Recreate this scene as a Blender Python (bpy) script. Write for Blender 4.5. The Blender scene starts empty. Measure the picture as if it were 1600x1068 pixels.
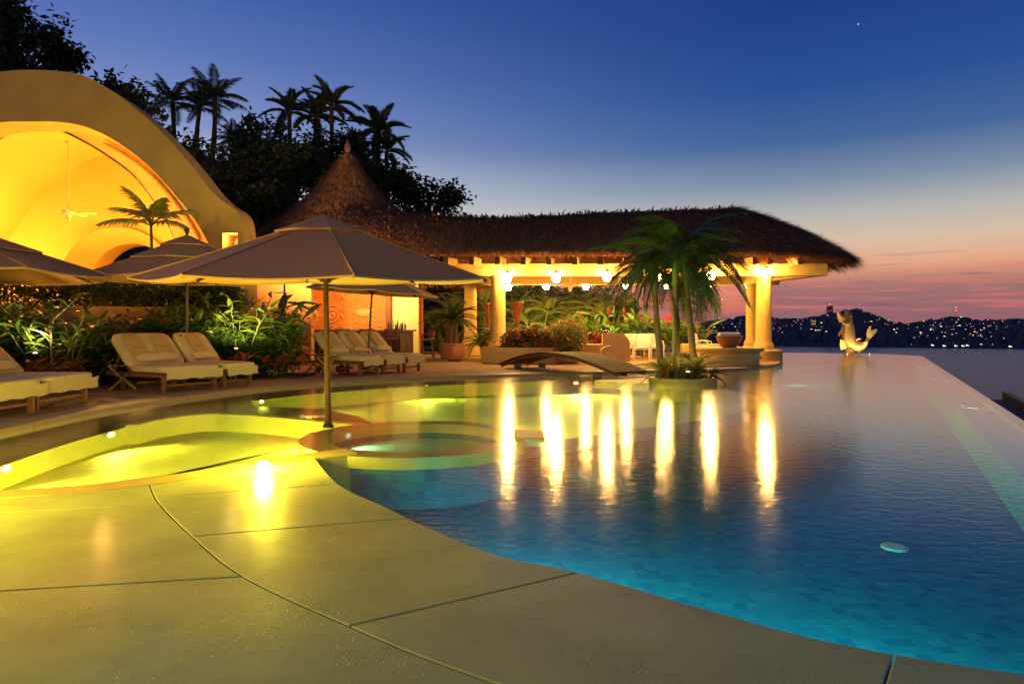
import bpy, bmesh, math, random
import numpy as np
from mathutils import Vector, Matrix, Euler
R = math.radians
PI = math.pi
rnd = random.Random(7)
nrng = np.random.default_rng(11)
C = bpy.context.scene.collection
S = bpy.context.scene

# ------------------------------------------------------------------ camera
EYE = 1.25                      # camera height above the pool water (z = 0), metres
F = 1066.7                      # focal length in photograph pixels (24 mm on 36 mm)
cam = bpy.data.cameras.new('camera')
cam.lens = 24.0; cam.sensor_width = 36.0
cam.shift_y = -24.0/1600.0
cam.clip_start = 0.05; cam.clip_end = 40000
camo = bpy.data.objects.new('camera', cam); C.objects.link(camo)
camo.location = (0, 0, EYE); camo.rotation_euler = (R(90), 0, 0)
S.camera = camo

# ------------------------------------------------------------------ world: dusk sky
W = bpy.data.worlds.new('World'); S.world = W; W.use_nodes = True
wn, wl = W.node_tree.nodes, W.node_tree.links
wn.clear()
def s2l(c):
    return tuple((x/255/12.92 if x/255 <= .04045 else ((x/255+.055)/1.055)**2.4) for x in c)
def wmath(op, a, b=None, c=None):
    n = wn.new('ShaderNodeMath'); n.operation = op
    for i, v in enumerate((a, b, c)):
        if v is None: continue
        if isinstance(v, (int, float)): n.inputs[i].default_value = v
        else: wl.new(v, n.inputs[i])
    return n.outputs[0]
def wrange(v, a, b):
    n = wn.new('ShaderNodeMapRange'); n.interpolation_type = 'SMOOTHSTEP'
    wl.new(v, n.inputs[0]); n.inputs[1].default_value = a; n.inputs[2].default_value = b
    return n.outputs[0]
def wmix(f, a, b):
    n = wn.new('ShaderNodeMix'); n.data_type = 'RGBA'
    if isinstance(f, float): n.inputs[0].default_value = f
    else: wl.new(f, n.inputs[0])
    for k, v in ((6, a), (7, b)):
        if isinstance(v, tuple): n.inputs[k].default_value = (*v, 1)
        else: wl.new(v, n.inputs[k])
    return n.outputs[2]
tc = wn.new('ShaderNodeTexCoord'); sp = wn.new('ShaderNodeSeparateXYZ'); wl.new(tc.outputs['Generated'], sp.inputs[0])
elev = wmath('MULTIPLY', wmath('ARCSINE', sp.outputs[2]), 180/PI)
azim = wmath('MULTIPLY', wmath('ARCTAN2', sp.outputs[0], sp.outputs[1]), 180/PI)
def sky_ramp(stops):
    n = wn.new('ShaderNodeValToRGB'); cr = n.color_ramp
    cr.interpolation = 'EASE' if False else 'LINEAR'
    while len(cr.elements) > 1: cr.elements.remove(cr.elements[-1])
    for i, (e, c) in enumerate(stops):
        p = math.sqrt(max(0, e)/90)
        el = cr.elements[0] if i == 0 else cr.elements.new(p)
        el.position = p; el.color = (*s2l(c), 1)
    wl.new(wmath('SQRT', wmath('DIVIDE', wmath('MAXIMUM', elev, 0.0), 90.0)), n.inputs[0])
    return n.outputs[0]
left = sky_ramp([(0, (212,124,106)), (3, (228,160,130)), (6, (230,200,178)), (9, (218,214,216)), (11.5, (196,202,220)),
                 (15, (132,150,199)), (20, (94,118,184)), (25, (62,94,168)), (31, (40,74,146)), (45, (28,54,114)), (90, (32,46,92))])
right = sky_ramp([(0, (158,92,98)), (1.4, (206,112,100)), (3, (228,138,106)), (4.6, (230,168,134)), (6.6, (214,188,164)), (8.6, (182,180,176)), (11, (124,142,166)),
                  (14, (66,100,152)), (18, (36,78,148)), (23, (26,62,134)), (30, (24,55,122)), (45, (26,48,104)), (90, (32,46,92))])
grad = wmix(wrange(azim, -34.0, 24.0), left, right)
# evening clouds low in the west: noise stretched along the horizon
cv = wn.new('ShaderNodeCombineXYZ')
wl.new(wmath('MULTIPLY', azim, 0.05), cv.inputs[0]); wl.new(wmath('MULTIPLY', elev, 0.34), cv.inputs[1])
nz = wn.new('ShaderNodeTexNoise'); nz.inputs['Scale'].default_value = 1.6; nz.inputs['Detail'].default_value = 7; nz.inputs['Roughness'].default_value = .55
wl.new(cv.outputs[0], nz.inputs['Vector'])
band = wmath('MULTIPLY', wrange(elev, -0.5, 0.8), wmath('SUBTRACT', 1.0, wrange(elev, 2.4, 5.2)))
thick = wmath('ADD', nz.outputs[0], wmath('MULTIPLY', wrange(azim, 13.0, 27.0), 0.24))
cl = wmath('MULTIPLY', band, wrange(thick, 0.50, 0.64))
sky = wmix(wmath('MULTIPLY', cl, 0.74), grad, s2l((122, 98, 112)))
cv2 = wn.new('ShaderNodeCombineXYZ')
wl.new(wmath('MULTIPLY', azim, 0.09), cv2.inputs[0]); wl.new(wmath('MULTIPLY', elev, 1.5), cv2.inputs[1]); cv2.inputs[2].default_value = 4.2
nz2 = wn.new('ShaderNodeTexNoise'); nz2.inputs['Scale'].default_value = 1.7; nz2.inputs['Detail'].default_value = 5
wl.new(cv2.outputs[0], nz2.inputs['Vector'])
band2 = wmath('MULTIPLY', wrange(elev, 0.6, 1.4), wmath('SUBTRACT', 1.0, wrange(elev, 3.2, 6.5)))
sky = wmix(wmath('MULTIPLY', wmath('MULTIPLY', band2, wrange(nz2.outputs[0], 0.56, 0.70)), 0.6), sky, s2l((120, 86, 112)))
sky = wmix(wmath('MULTIPLY', wmath('MULTIPLY', band2, wrange(nz2.outputs[0], 0.47, 0.36)), 0.45), sky, s2l((226, 118, 112)))
sky = wmix(wmath('LESS_THAN', elev, -0.05), sky, (0.035, 0.04, 0.06))
# the evening star
star = wn.new('ShaderNodeVectorMath'); star.operation = 'DOT_PRODUCT'
sd = Vector(((1341-800)/F, 1, (510-38)/F)).normalized()
wl.new(tc.outputs['Generated'], star.inputs[0]); star.inputs[1].default_value = sd
sky = wmix(wmath('GREATER_THAN', star.outputs['Value'], math.cos(R(0.045))), sky, (1.0, .95, .85))
nish = wn.new('ShaderNodeTexSky'); nish.sky_type = 'NISHITA'; nish.sun_disc = False
nish.sun_elevation = R(-3.0); nish.sun_rotation = R(-8)
bg1 = wn.new('ShaderNodeBackground'); wl.new(sky, bg1.inputs[0]); bg1.inputs[1].default_value = 1.0
bg2 = wn.new('ShaderNodeBackground'); wl.new(nish.outputs[0], bg2.inputs[0]); bg2.inputs[1].default_value = 0.05
ad = wn.new('ShaderNodeAddShader'); wl.new(bg1.outputs[0], ad.inputs[0]); wl.new(bg2.outputs[0], ad.inputs[1])
wo = wn.new('ShaderNodeOutputWorld'); wl.new(ad.outputs[0], wo.inputs[0])

S.view_settings.view_transform = 'Standard'; S.view_settings.look = 'None'
S.view_settings.exposure = 0; S.view_settings.gamma = 1; S.view_settings.use_curve_mapping = False
cy = S.cycles
cy.use_denoising = True
cy.max_bounces = 7; cy.diffuse_bounces = 3; cy.glossy_bounces = 3; cy.transmission_bounces = 4; cy.transparent_max_bounces = 10
cy.sample_clamp_indirect = 4.0; cy.caustics_reflective = False; cy.caustics_refractive = False
cy.blur_glossy = 0.5

# ------------------------------------------------------------------ helpers
def at(px, py, Y):
    """the point at depth Y metres seen at a photograph pixel"""
    return Vector(((px-800)/F*Y, Y, EYE + (510-py)/F*Y))
def gr(px, py, z=0.0):
    """the point of the level z seen at a photograph pixel"""
    return at(px, py, F*(EYE-z)/(py-510))

MATS = {}
def mat(name, col, rough=.7, metal=0.0, noise=0.0, nscale=8.0, bump=0.0, bscale=60.0, emit=None, estr=0.0, stretch=None, spec=None, trans=None, object_coords=True):
    m = bpy.data.materials.new(name); m.use_nodes = True
    nt = m.node_tree; b = nt.nodes['Principled BSDF']
    b.inputs['Base Color'].default_value = (*col, 1); b.inputs['Roughness'].default_value = rough; b.inputs['Metallic'].default_value = metal
    if spec is not None: b.inputs['Specular IOR Level'].default_value = spec
    if emit: b.inputs['Emission Color'].default_value = (*emit, 1); b.inputs['Emission Strength'].default_value = estr
    if noise or bump:
        t = nt.nodes.new('ShaderNodeTexCoord'); mp = nt.nodes.new('ShaderNodeMapping'); nt.links.new(t.outputs['Object'], mp.inputs[0])
        if stretch: mp.inputs['Scale'].default_value = stretch
    if noise:
        n = nt.nodes.new('ShaderNodeTexNoise'); n.inputs['Scale'].default_value = nscale; n.inputs['Detail'].default_value = 6; n.inputs['Roughness'].default_value = .62
        nt.links.new(mp.outputs[0], n.inputs['Vector'])
        r = nt.nodes.new('ShaderNodeMapRange'); r.inputs[1].default_value = .25; r.inputs[2].default_value = .75
        r.inputs[3].default_value = 1-noise; r.inputs[4].default_value = 1+noise
        nt.links.new(n.outputs[0], r.inputs[0])
        x = nt.nodes.new('ShaderNodeVectorMath'); x.operation = 'SCALE'; x.inputs[0].default_value = col
        nt.links.new(r.outputs[0], x.inputs['Scale']); nt.links.new(x.outputs[0], b.inputs['Base Color'])
    if bump:
        n2 = nt.nodes.new('ShaderNodeTexNoise'); n2.inputs['Scale'].default_value = bscale; n2.inputs['Detail'].default_value = 4
        nt.links.new(mp.outputs[0], n2.inputs['Vector'])
        bp = nt.nodes.new('ShaderNodeBump'); bp.inputs['Strength'].default_value = bump; bp.inputs['Distance'].default_value = .02
        nt.links.new(n2.outputs[0], bp.inputs['Height']); nt.links.new(bp.outputs[0], b.inputs['Normal'])
    MATS[name] = m
    return m
def leafmat(name, col, col2, rough=.45, transl=.25):
    """foliage: colour varies from leaf to leaf, a little light passes through"""
    m = bpy.data.materials.new(name); m.use_nodes = True
    nt = m.node_tree; nt.nodes.clear()
    o = nt.nodes.new('ShaderNodeOutputMaterial')
    g = nt.nodes.new('ShaderNodeNewGeometry'); oi = nt.nodes.new('ShaderNodeObjectInfo')
    a = nt.nodes.new('ShaderNodeMath'); a.operation = 'ADD'; nt.links.new(g.outputs['Random Per Island'], a.inputs[0]); nt.links.new(oi.outputs['Random'], a.inputs[1])
    f = nt.nodes.new('ShaderNodeMath'); f.operation = 'FRACT'; nt.links.new(a.outputs[0], f.inputs[0])
    mx = nt.nodes.new('ShaderNodeMix'); mx.data_type = 'RGBA'; mx.inputs[6].default_value = (*col, 1); mx.inputs[7].default_value = (*col2, 1)
    nt.links.new(f.outputs[0], mx.inputs[0])
    p = nt.nodes.new('ShaderNodeBsdfPrincipled'); p.inputs['Roughness'].default_value = rough; nt.links.new(mx.outputs[2], p.inputs['Base Color'])
    t = nt.nodes.new('ShaderNodeBsdfTranslucent'); nt.links.new(mx.outputs[2], t.inputs[0])
    ms = nt.nodes.new('ShaderNodeMixShader'); ms.inputs[0].default_value = transl
    nt.links.new(p.outputs[0], ms.inputs[1]); nt.links.new(t.outputs[0], ms.inputs[2]); nt.links.new(ms.outputs[0], o.inputs[0])
    MATS[name] = m
    return m

class MB:
    """collects shapes into one mesh"""
    def __init__(s): s.v = []; s.f = []
    def add(s, vs, fs, M=None):
        k = len(s.v)
        s.v += [tuple(M @ Vector(v)) if M is not None else tuple(v) for v in vs]
        s.f += [tuple(i+k for i in f) for f in fs]
        return s
    def box(s, c, size, bevel=0.0, M=None, rz=0.0):
        x, y, z = size[0]/2, size[1]/2, size[2]/2
        T = Matrix.Translation(c) @ Matrix.Rotation(rz, 4, 'Z')
        if M is not None: T = M @ T
        if bevel <= 0:
            vs = [(-x,-y,-z),(x,-y,-z),(x,y,-z),(-x,y,-z),(-x,-y,z),(x,-y,z),(x,y,z),(-x,y,z)]
            fs = [(0,3,2,1),(4,5,6,7),(0,1,5,4),(1,2,6,5),(2,3,7,6),(3,0,4,7)]
            return s.add(vs, fs, T)
        bm = bmesh.new(); bmesh.ops.create_cube(bm, size=1)
        for v in bm.verts: v.co = Vector((v.co.x*size[0], v.co.y*size[1], v.co.z*size[2]))
        bmesh.ops.bevel(bm, geom=bm.edges[:], offset=min(bevel, min(size)*.45), segments=2, affect='EDGES', profile=.5)
        bm.verts.ensure_lookup_table()
        for i, v in enumerate(bm.verts): v.index = i
        s.add([v.co for v in bm.verts], [[v.index for v in f.verts] for f in bm.faces], T); bm.free()
        return s
    def beam(s, a, b, w, h, up=(0,0,1)):
        """square bar between two points"""
        a, b = Vector(a), Vector(b); d = (b-a); L = d.length; d.normalize(); u = Vector(up)
        if abs(d.dot(u)) > .99: u = Vector((0,1,0))
        r = d.cross(u).normalized(); u = r.cross(d)
        vs = []
        for p in (a, b):
            for i, j in ((-1,-1),(1,-1),(1,1),(-1,1)): vs.append(p + r*(i*w/2) + u*(j*h/2))
        return s.add(vs, [(3,2,1,0),(4,5,6,7),(0,1,5,4),(1,2,6,5),(2,3,7,6),(3,0,4,7)])
    def tube(s, pts, rad, n=8, cap=True):
        pts = [Vector(p) for p in pts]
        if not hasattr(rad, '__len__'): rad = [rad]*len(pts)
        vs, fs = [], []
        ref = None
        for i, p in enumerate(pts):
            d = (pts[min(i+1, len(pts)-1)] - pts[max(i-1, 0)]).normalized()
            if ref is None: ref = d.orthogonal().normalized()
            ref = (ref - d*ref.dot(d)).normalized()
            b = d.cross(ref)
            for k in range(n):
                t = 2*PI*k/n; vs.append(p + (ref*math.cos(t) + b*math.sin(t))*rad[i])
        for i in range(len(pts)-1):
            for k in range(n):
                q = (k+1) % n; fs.append((i*n+k, i*n+q, (i+1)*n+q, (i+1)*n+k))
        if cap:
            fs.append(tuple(range(n-1, -1, -1))); fs.append(tuple((len(pts)-1)*n+k for k in range(n)))
        return s.add(vs, fs)
    def lathe(s, prof, n=20, c=(0,0,0), sx=1, sy=1):
        vs, fs = [], []
        for r, z in prof:
            for k in range(n):
                t = 2*PI*k/n; vs.append((c[0]+r*math.cos(t)*sx, c[1]+r*math.sin(t)*sy, c[2]+z))
        for i in range(len(prof)-1):
            for k in range(n):
                q = (k+1) % n; fs.append((i*n+k, i*n+q, (i+1)*n+q, (i+1)*n+k))
        if prof[0][0] > 1e-4: fs.append(tuple(range(n-1, -1, -1)))
        if prof[-1][0] > 1e-4: fs.append(tuple((len(prof)-1)*n+k for k in range(n)))
        return s.add(vs, fs)
    def ball(s, c, r, n=8, sx=1, sy=1, sz=1):
        m = max(4, n//2+1)
        prof = [(max(1e-5, r*math.sin(PI*i/m)), -r*sz*math.cos(PI*i/m)) for i in range(m+1)]
        return s.lathe(prof, n, c, sx, sy)
    def sheet(s, rows):
        """grid of points (list of rows)"""
        k = len(rows[0]); vs = [p for r in rows for p in r]
        fs = [(i*k+j, i*k+j+1, (i+1)*k+j+1, (i+1)*k+j) for i in range(len(rows)-1) for j in range(k-1)]
        return s.add(vs, fs)
    def prism(s, poly, z0, z1):
        """closed prism over a plan polygon (ccw)"""
        n = len(poly)
        vs = [(p[0], p[1], z0) for p in poly] + [(p[0], p[1], z1) for p in poly]
        fs = [tuple(range(n-1, -1, -1)), tuple(range(n, 2*n))] + [(i, (i+1) % n, n+(i+1) % n, n+i) for i in range(n)]
        return s.add(vs, fs)
    def cushion(s, size, c=(0,0,0), M=None, p=5.0, k=8, sag=0.0):
        """soft rounded block"""
        bm = bmesh.new(); bmesh.ops.create_cube(bm, size=2)
        bmesh.ops.subdivide_edges(bm, edges=bm.edges[:], cuts=k, use_grid_fill=True)
        bm.verts.ensure_lookup_table()
        out = []
        for i, v in enumerate(bm.verts):
            v.index = i; q = v.co
            n = (abs(q.x)**p + abs(q.y)**p + abs(q.z)**p)**(1/p)
            mx = max(abs(q.x), abs(q.y), abs(q.z)); w = q*(mx/n)
            z = w.z*size[2]/2
            if sag: z *= 1 - sag*(w.x**4*.5 + w.y**4*.5)
            out.append(Vector((w.x*size[0]/2, w.y*size[1]/2, z)))
        T = Matrix.Translation(c) if M is None else M @ Matrix.Translation(c)
        s.add(out, [[v.index for v in f.verts] for f in bm.faces], T); bm.free()
        return s
    def mesh(s, name, m=None, smooth=False):
        me = bpy.data.meshes.new(name); me.from_pydata(s.v, [], s.f); me.validate()
        if m is not None:
            for q in (m if isinstance(m, (list, tuple)) else [m]): me.materials.append(q)
        bm = bmesh.new(); bm.from_mesh(me); bmesh.ops.recalc_face_normals(bm, faces=bm.faces[:]); bm.to_mesh(me); bm.free()
        if smooth:
            me.polygons.foreach_set('use_smooth', [True]*len(me.polygons))
            if smooth != 'all': me.set_sharp_from_angle(angle=R(smooth if smooth is not True else 40))
        return me
    def build(s, name, m, parent=None, smooth=False, **kw):
        return link(name, s.mesh(name, m, smooth), parent, **kw)

def link(name, me, parent=None, loc=None, rot=None, scale=None, kind=None, label=None):
    o = bpy.data.objects.new(name, me); C.objects.link(o)
    if parent is not None: o.parent = parent
    if loc is not None: o.location = loc
    if rot is not None: o.rotation_euler = rot
    if scale is not None: o.scale = scale if hasattr(scale, '__len__') else (scale,)*3
    if kind: o['kind'] = kind
    if label: o['label'] = label
    return o
def fast_mesh(name, V, Fc, m, smooth=False):
    """mesh from numpy arrays, all faces with the same corner count"""
    V = np.asarray(V, dtype=np.float32).reshape(-1, 3); Fc = np.asarray(Fc, dtype=np.int32)
    me = bpy.data.meshes.new(name); n, k = Fc.shape
    me.vertices.add(len(V)); me.vertices.foreach_set('co', V.ravel())
    me.loops.add(n*k); me.loops.foreach_set('vertex_index', Fc.ravel())
    me.polygons.add(n); me.polygons.foreach_set('loop_start', np.arange(0, n*k, k, dtype=np.int32))
    me.materials.append(m); me.update(calc_edges=True)
    me.polygons.foreach_set('use_smooth', [bool(smooth)]*n)
    return me
def thing(name, label, cat, loc=(0,0,0), rz=0.0, group=None):
    o = bpy.data.objects.new(name, None); C.objects.link(o); o.empty_display_size = .2
    o.location = loc; o.rotation_euler = (0, 0, rz); o['label'] = label; o['category'] = cat
    if group: o['group'] = group
    return o
def tag(o, label, cat, group=None):
    o['label'] = label; o['category'] = cat
    if group: o['group'] = group
    return o
def struct(o): o['kind'] = 'structure'; return o
def dup(root, loc, rz=None, label=None, group=None, scale=None):
    def cp(o, par):
        c = o.copy(); C.objects.link(c)
        if par is not None: c.parent = par
        for ch in o.children: cp(ch, c)
        return c
    r = cp(root, None); r.location = loc
    if rz is not None: r.rotation_euler = (0, 0, rz)
    if scale is not None: r.scale = (scale,)*3
    if label: r['label'] = label
    if group: r['group'] = group
    return r
def lamp(name, parent, loc, power, col, radius=.05, kind='POINT', aim=None, cone=70, blend=.6):
    l = bpy.data.lights.new(name, kind); l.energy = power; l.color = col; l.shadow_soft_size = radius
    if kind == 'SPOT': l.spot_size = R(cone); l.spot_blend = blend
    o = bpy.data.objects.new(name, l); C.objects.link(o)
    if parent is not None: o.parent = parent
    o.location = loc
    if aim is not None: o.rotation_euler = Vector(aim).to_track_quat('-Z', 'Y').to_euler()
    return o
def plate(outer, holes, a, b, frame):
    """flat wall with openings: outlines in the wall's own (u, z) plane, given thickness a..b along its normal; frame maps (u, n, z) to space"""
    bm = bmesh.new(); edges = []; loops = []
    for lp in [outer] + holes:
        vs = [bm.verts.new((u, 0, z)) for u, z in lp]; loops.append(vs)
        edges += [bm.edges.new((vs[i], vs[(i+1) % len(vs)])) for i in range(len(vs))]
    bmesh.ops.triangle_fill(bm, edges=edges, use_beauty=True, use_dissolve=False)
    bm.verts.index_update()
    base = [v.co.copy() for v in bm.verts]; faces = [[v.index for v in f.verts] for f in bm.faces]
    n = len(base)
    vs = [frame(p.x, a, p.z) for p in base] + [frame(p.x, b, p.z) for p in base]
    fs = faces + [[i+n for i in f[::-1]] for f in faces]
    k = 0
    for lp in [outer] + holes:
        L = len(lp)
        for i in range(L):
            q = (i+1) % L; fs.append((k+i, k+q, k+q+n, k+i+n))
        k += L
    bm.free()
    mb = MB(); mb.add(vs, fs); return mb
def smoothline(pts, n=6):
    """Catmull-Rom through points"""
    P = [Vector(p) for p in pts]; out = []
    for i in range(len(P)-1):
        p0, p1, p2, p3 = P[max(i-1, 0)], P[i], P[i+1], P[min(i+2, len(P)-1)]
        for k in range(n):
            t = k/n
            out.append(.5*((2*p1) + (p2-p0)*t + (2*p0-5*p1+4*p2-p3)*t*t + (3*p1-p0-3*p2+p3)*t**3))
    out.append(P[-1]); return out

# ------------------------------------------------------------------ materials
cream_stone = mat('cream_pool_stone', (.46,.42,.32), .5, noise=.10, nscale=3.0, bump=.12, bscale=90)
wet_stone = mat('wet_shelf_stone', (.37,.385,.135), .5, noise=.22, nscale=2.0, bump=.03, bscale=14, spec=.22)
def add_droplets(m):
    nt = m.node_tree; b = nt.nodes['Principled BSDF']; t = nt.nodes.new('ShaderNodeTexCoord')
    v = nt.nodes.new('ShaderNodeTexVoronoi'); v.inputs['Scale'].default_value = 46; nt.links.new(t.outputs['Object'], v.inputs['Vector'])
    r = nt.nodes.new('ShaderNodeMapRange'); r.inputs[1].default_value = .12; r.inputs[2].default_value = .26; r.inputs[3].default_value = 1; r.inputs[4].default_value = 0; nt.links.new(v.outputs['Distance'], r.inputs[0])
    n = nt.nodes.new('ShaderNodeTexNoise'); n.inputs['Scale'].default_value = 2.2; n.inputs['Detail'].default_value = 4; nt.links.new(t.outputs['Object'], n.inputs['Vector'])
    k = nt.nodes.new('ShaderNodeMapRange'); k.inputs[1].default_value = .48; k.inputs[2].default_value = .62; nt.links.new(n.outputs[0], k.inputs[0])
    mm = nt.nodes.new('ShaderNodeMath'); mm.operation = 'MULTIPLY'; nt.links.new(r.outputs[0], mm.inputs[0]); nt.links.new(k.outputs[0], mm.inputs[1])
    old = b.inputs['Normal'].links[0].from_socket
    bp = nt.nodes.new('ShaderNodeBump'); bp.inputs['Strength'].default_value = 1.0; bp.inputs['Distance'].default_value = .005
    nt.links.new(mm.outputs[0], bp.inputs['Height']); nt.links.new(old, bp.inputs['Normal']); nt.links.new(bp.outputs[0], b.inputs['Normal'])
    rr = nt.nodes.new('ShaderNodeMapRange'); rr.inputs[1].default_value = .35; rr.inputs[2].default_value = .65; rr.inputs[3].default_value = .48; rr.inputs[4].default_value = .70
    n3 = nt.nodes.new('ShaderNodeTexNoise'); n3.inputs['Scale'].default_value = 1.1; n3.inputs['Detail'].default_value = 6; nt.links.new(t.outputs['Object'], n3.inputs['Vector']); nt.links.new(n3.outputs[0], rr.inputs[0]); nt.links.new(rr.outputs[0], b.inputs['Roughness'])
add_droplets(wet_stone)
_wb = wet_stone.node_tree.nodes['Principled BSDF']; _wb.inputs['Coat Weight'].default_value = .30; _wb.inputs['Coat Roughness'].default_value = .16   # thin film of water
deck_stone = mat('deck_paving', (.32,.195,.09), .7, noise=.14, nscale=3.5, bump=.15, bscale=50)
coping_m = mat('coping_stone', (.32,.22,.12), .55, noise=.12, nscale=5, bump=.1, bscale=60)
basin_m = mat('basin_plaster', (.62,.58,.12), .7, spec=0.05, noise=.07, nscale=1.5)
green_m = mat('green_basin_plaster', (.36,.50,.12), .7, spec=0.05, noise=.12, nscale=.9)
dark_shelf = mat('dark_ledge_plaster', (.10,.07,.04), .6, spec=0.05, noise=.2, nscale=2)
TS = .085
TILE_COLS = [(.012,.15,.21), (.013,.16,.22), (.015,.17,.225), (.012,.155,.22), (.020,.19,.24), (.010,.125,.185), (.014,.165,.23)]
deep_m = bpy.data.materials.new('mosaic_pool_lining'); deep_m.use_nodes = True
_nt = deep_m.node_tree; _b = _nt.nodes['Principled BSDF']; _b.inputs['Roughness'].default_value = .8; _b.inputs['Specular IOR Level'].default_value = 0.0
_t = _nt.nodes.new('ShaderNodeTexCoord'); _s = _nt.nodes.new('ShaderNodeVectorMath'); _s.operation = 'SCALE'; _s.inputs['Scale'].default_value = 1/TS
_f = _nt.nodes.new('ShaderNodeVectorMath'); _f.operation = 'FLOOR'; _w = _nt.nodes.new('ShaderNodeTexWhiteNoise')
_r = _nt.nodes.new('ShaderNodeValToRGB'); _r.color_ramp.interpolation = 'CONSTANT'
while len(_r.color_ramp.elements) > 1: _r.color_ramp.elements.remove(_r.color_ramp.elements[-1])
for _i, _c in enumerate(TILE_COLS):
    _e = _r.color_ramp.elements[0] if _i == 0 else _r.color_ramp.elements.new(_i/len(TILE_COLS)); _e.position = _i/len(TILE_COLS); _e.color = (*_c, 1)
_nt.links.new(_t.outputs['Object'], _s.inputs[0]); _nt.links.new(_s.outputs[0], _f.inputs[0]); _nt.links.new(_f.outputs[0], _w.inputs['Vector']); _nt.links.new(_w.outputs['Value'], _r.inputs[0]); _nt.links.new(_r.outputs[0], _b.inputs['Base Color'])
rim_m = mat('spa_rim_stone', (.46,.35,.08), .45, noise=.12, nscale=5, bump=.1, bscale=70)
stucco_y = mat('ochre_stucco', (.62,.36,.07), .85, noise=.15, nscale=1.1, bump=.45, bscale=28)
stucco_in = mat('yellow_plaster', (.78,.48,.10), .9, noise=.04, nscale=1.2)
stucco_or = mat('orange_stucco', (.62,.27,.07), .85, noise=.10, nscale=2, bump=.2, bscale=30)
cream_wall = mat('cream_plaster', (.70,.47,.15), .85, noise=.06, nscale=2.5, bump=.1, bscale=40)
column_m = mat('column_stone', (.60,.38,.09), .8, noise=.14, nscale=9, bump=.35, bscale=45)
wood = mat('teak_wood', (.17,.065,.022), .5, noise=.3, nscale=7, stretch=(1,8,8), bump=.1, bscale=40)
wood_d = mat('dark_wood', (.055,.024,.012), .5, noise=.3, nscale=8, bump=.1, bscale=40)
wood_o = mat('joist_wood', (.42,.20,.06), .7, noise=.2, nscale=6, bump=.1, bscale=30)
end_shade = mat('joist_end_shade', (.07,.03,.015), .8, noise=.3, nscale=20)  # joist ends: their shade is put into this darker colour
plank_m = mat('weathered_plank', (.075,.040,.018), .7, spec=.2, noise=.35, nscale=9, stretch=(1,6,6), bump=.2, bscale=40)
thatch_m = mat('palm_thatch', (.16,.085,.04), .9, noise=.45, nscale=3)
thatch_u = mat('thatch_underlay', (.10,.055,.025), .95, noise=.3, nscale=5, bump=.3, bscale=20)
straw_l = leafmat('thatch_straw', (.36,.155,.055), (.15,.065,.026), .8, .15)
canvas = mat('taupe_canvas', (.50,.24,.075), .85, noise=.06, nscale=14, bump=.08, bscale=220)
bamboo = mat('umbrella_pole_wood', (.045,.016,.006), .6, spec=.15, noise=.2, nscale=12)
mattress_m = mat('cream_mattress_cover', (.52,.39,.21), .9, noise=.06, nscale=7, bump=.35, bscale=14)
towel_m = mat('tan_terry_towel', (.46,.28,.11), .95, noise=.10, nscale=30, bump=.5, bscale=160)
white_t = mat('white_towel', (.72,.68,.58), .95, bump=.4, bscale=120)
terracotta = mat('terracotta', (.46,.20,.07), .7, noise=.18, nscale=6, bump=.1, bscale=40)
clay_d = mat('dark_clay', (.26,.085,.03), .6, noise=.2, nscale=9)
iron = mat('dark_iron', (.02,.017,.015), .4, metal=.6)
bronze = mat('gilded_bronze', (.72,.50,.20), .42, metal=.3, noise=.25, nscale=10, bump=.15, bscale=40)
bronze_d = mat('dark_bronze', (.24,.13,.045), .4, metal=.3, noise=.3, nscale=14)
mural_m = mat('mural_clay', (.60,.19,.03), .6, noise=.22, nscale=4, bump=.6, bscale=9)
relief_m = mat('relief_plaster', (.70,.32,.10), .45, noise=.15, nscale=8)
frame_red = mat('red_brown_frame', (.22,.05,.015), .5, noise=.2, nscale=8)
white_p = mat('white_painted_metal', (.75,.68,.52), .5)
fan_m = mat('pale_fan_enamel', (.70,.52,.30), .5)
soil_m = mat('garden_soil', (.035,.022,.012), .95, noise=.4, nscale=10)
bark = mat('tree_bark', (.06,.04,.025), .9, noise=.3, nscale=6)
palm_bark = mat('palm_trunk_bark', (.13,.08,.037), .8, noise=.3, nscale=5, stretch=(1,1,7), bump=.4, bscale=18)
cane_m = mat('plant_cane', (.10,.14,.03), .6)
leaf_dk = leafmat('night_tree_leaf', (.022,.034,.012), (.045,.055,.02), .6, .15)
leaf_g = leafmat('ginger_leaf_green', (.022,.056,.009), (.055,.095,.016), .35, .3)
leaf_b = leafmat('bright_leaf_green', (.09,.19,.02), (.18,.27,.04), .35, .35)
leaf_p = leafmat('palm_leaflet_green', (.024,.044,.008), (.052,.075,.016), .4, .25)
leaf_h = leafmat('hedge_leaf', (.04,.06,.016), (.10,.09,.03), .5, .2)
leaf_r = leafmat('croton_leaf_red', (.36,.03,.015), (.30,.10,.02), .4, .3)
leaf_y = leafmat('areca_leaf', (.15,.21,.04), (.28,.29,.07), .4, .35)
petal_r = leafmat('red_petal', (.62,.03,.02), (.50,.06,.02), .5, .3)
petal_o = leafmat('orange_petal', (.60,.14,.03), (.55,.25,.05), .5, .3)
glass_g = mat('bottle_glass', (.03,.07,.03), .12)
glass_c = mat('clear_glass', (.55,.50,.40), .08)
glass_b = mat('amber_glass', (.20,.08,.02), .12)
black_g = mat('black_glaze', (.012,.010,.012), .12)
WARM = (1.0, .60, .20)
AMBER = (1.0, .50, .12)
def glow(name, col, s): return mat(name, (.8,.7,.5), .5, emit=col, estr=s)
bulb_m = glow('pendant_glow', (1.0,.54,.13), 380.0)
poolglow = glow('pool_lamp_lens', (1.0,.82,.35), 6.0)
spotglow = glow('garden_spot_lens', (1.0,.75,.32), 14.0)
# ================================================================== THE SETTING
def zfree(p, z): return (p[0], p[1], z)
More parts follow.
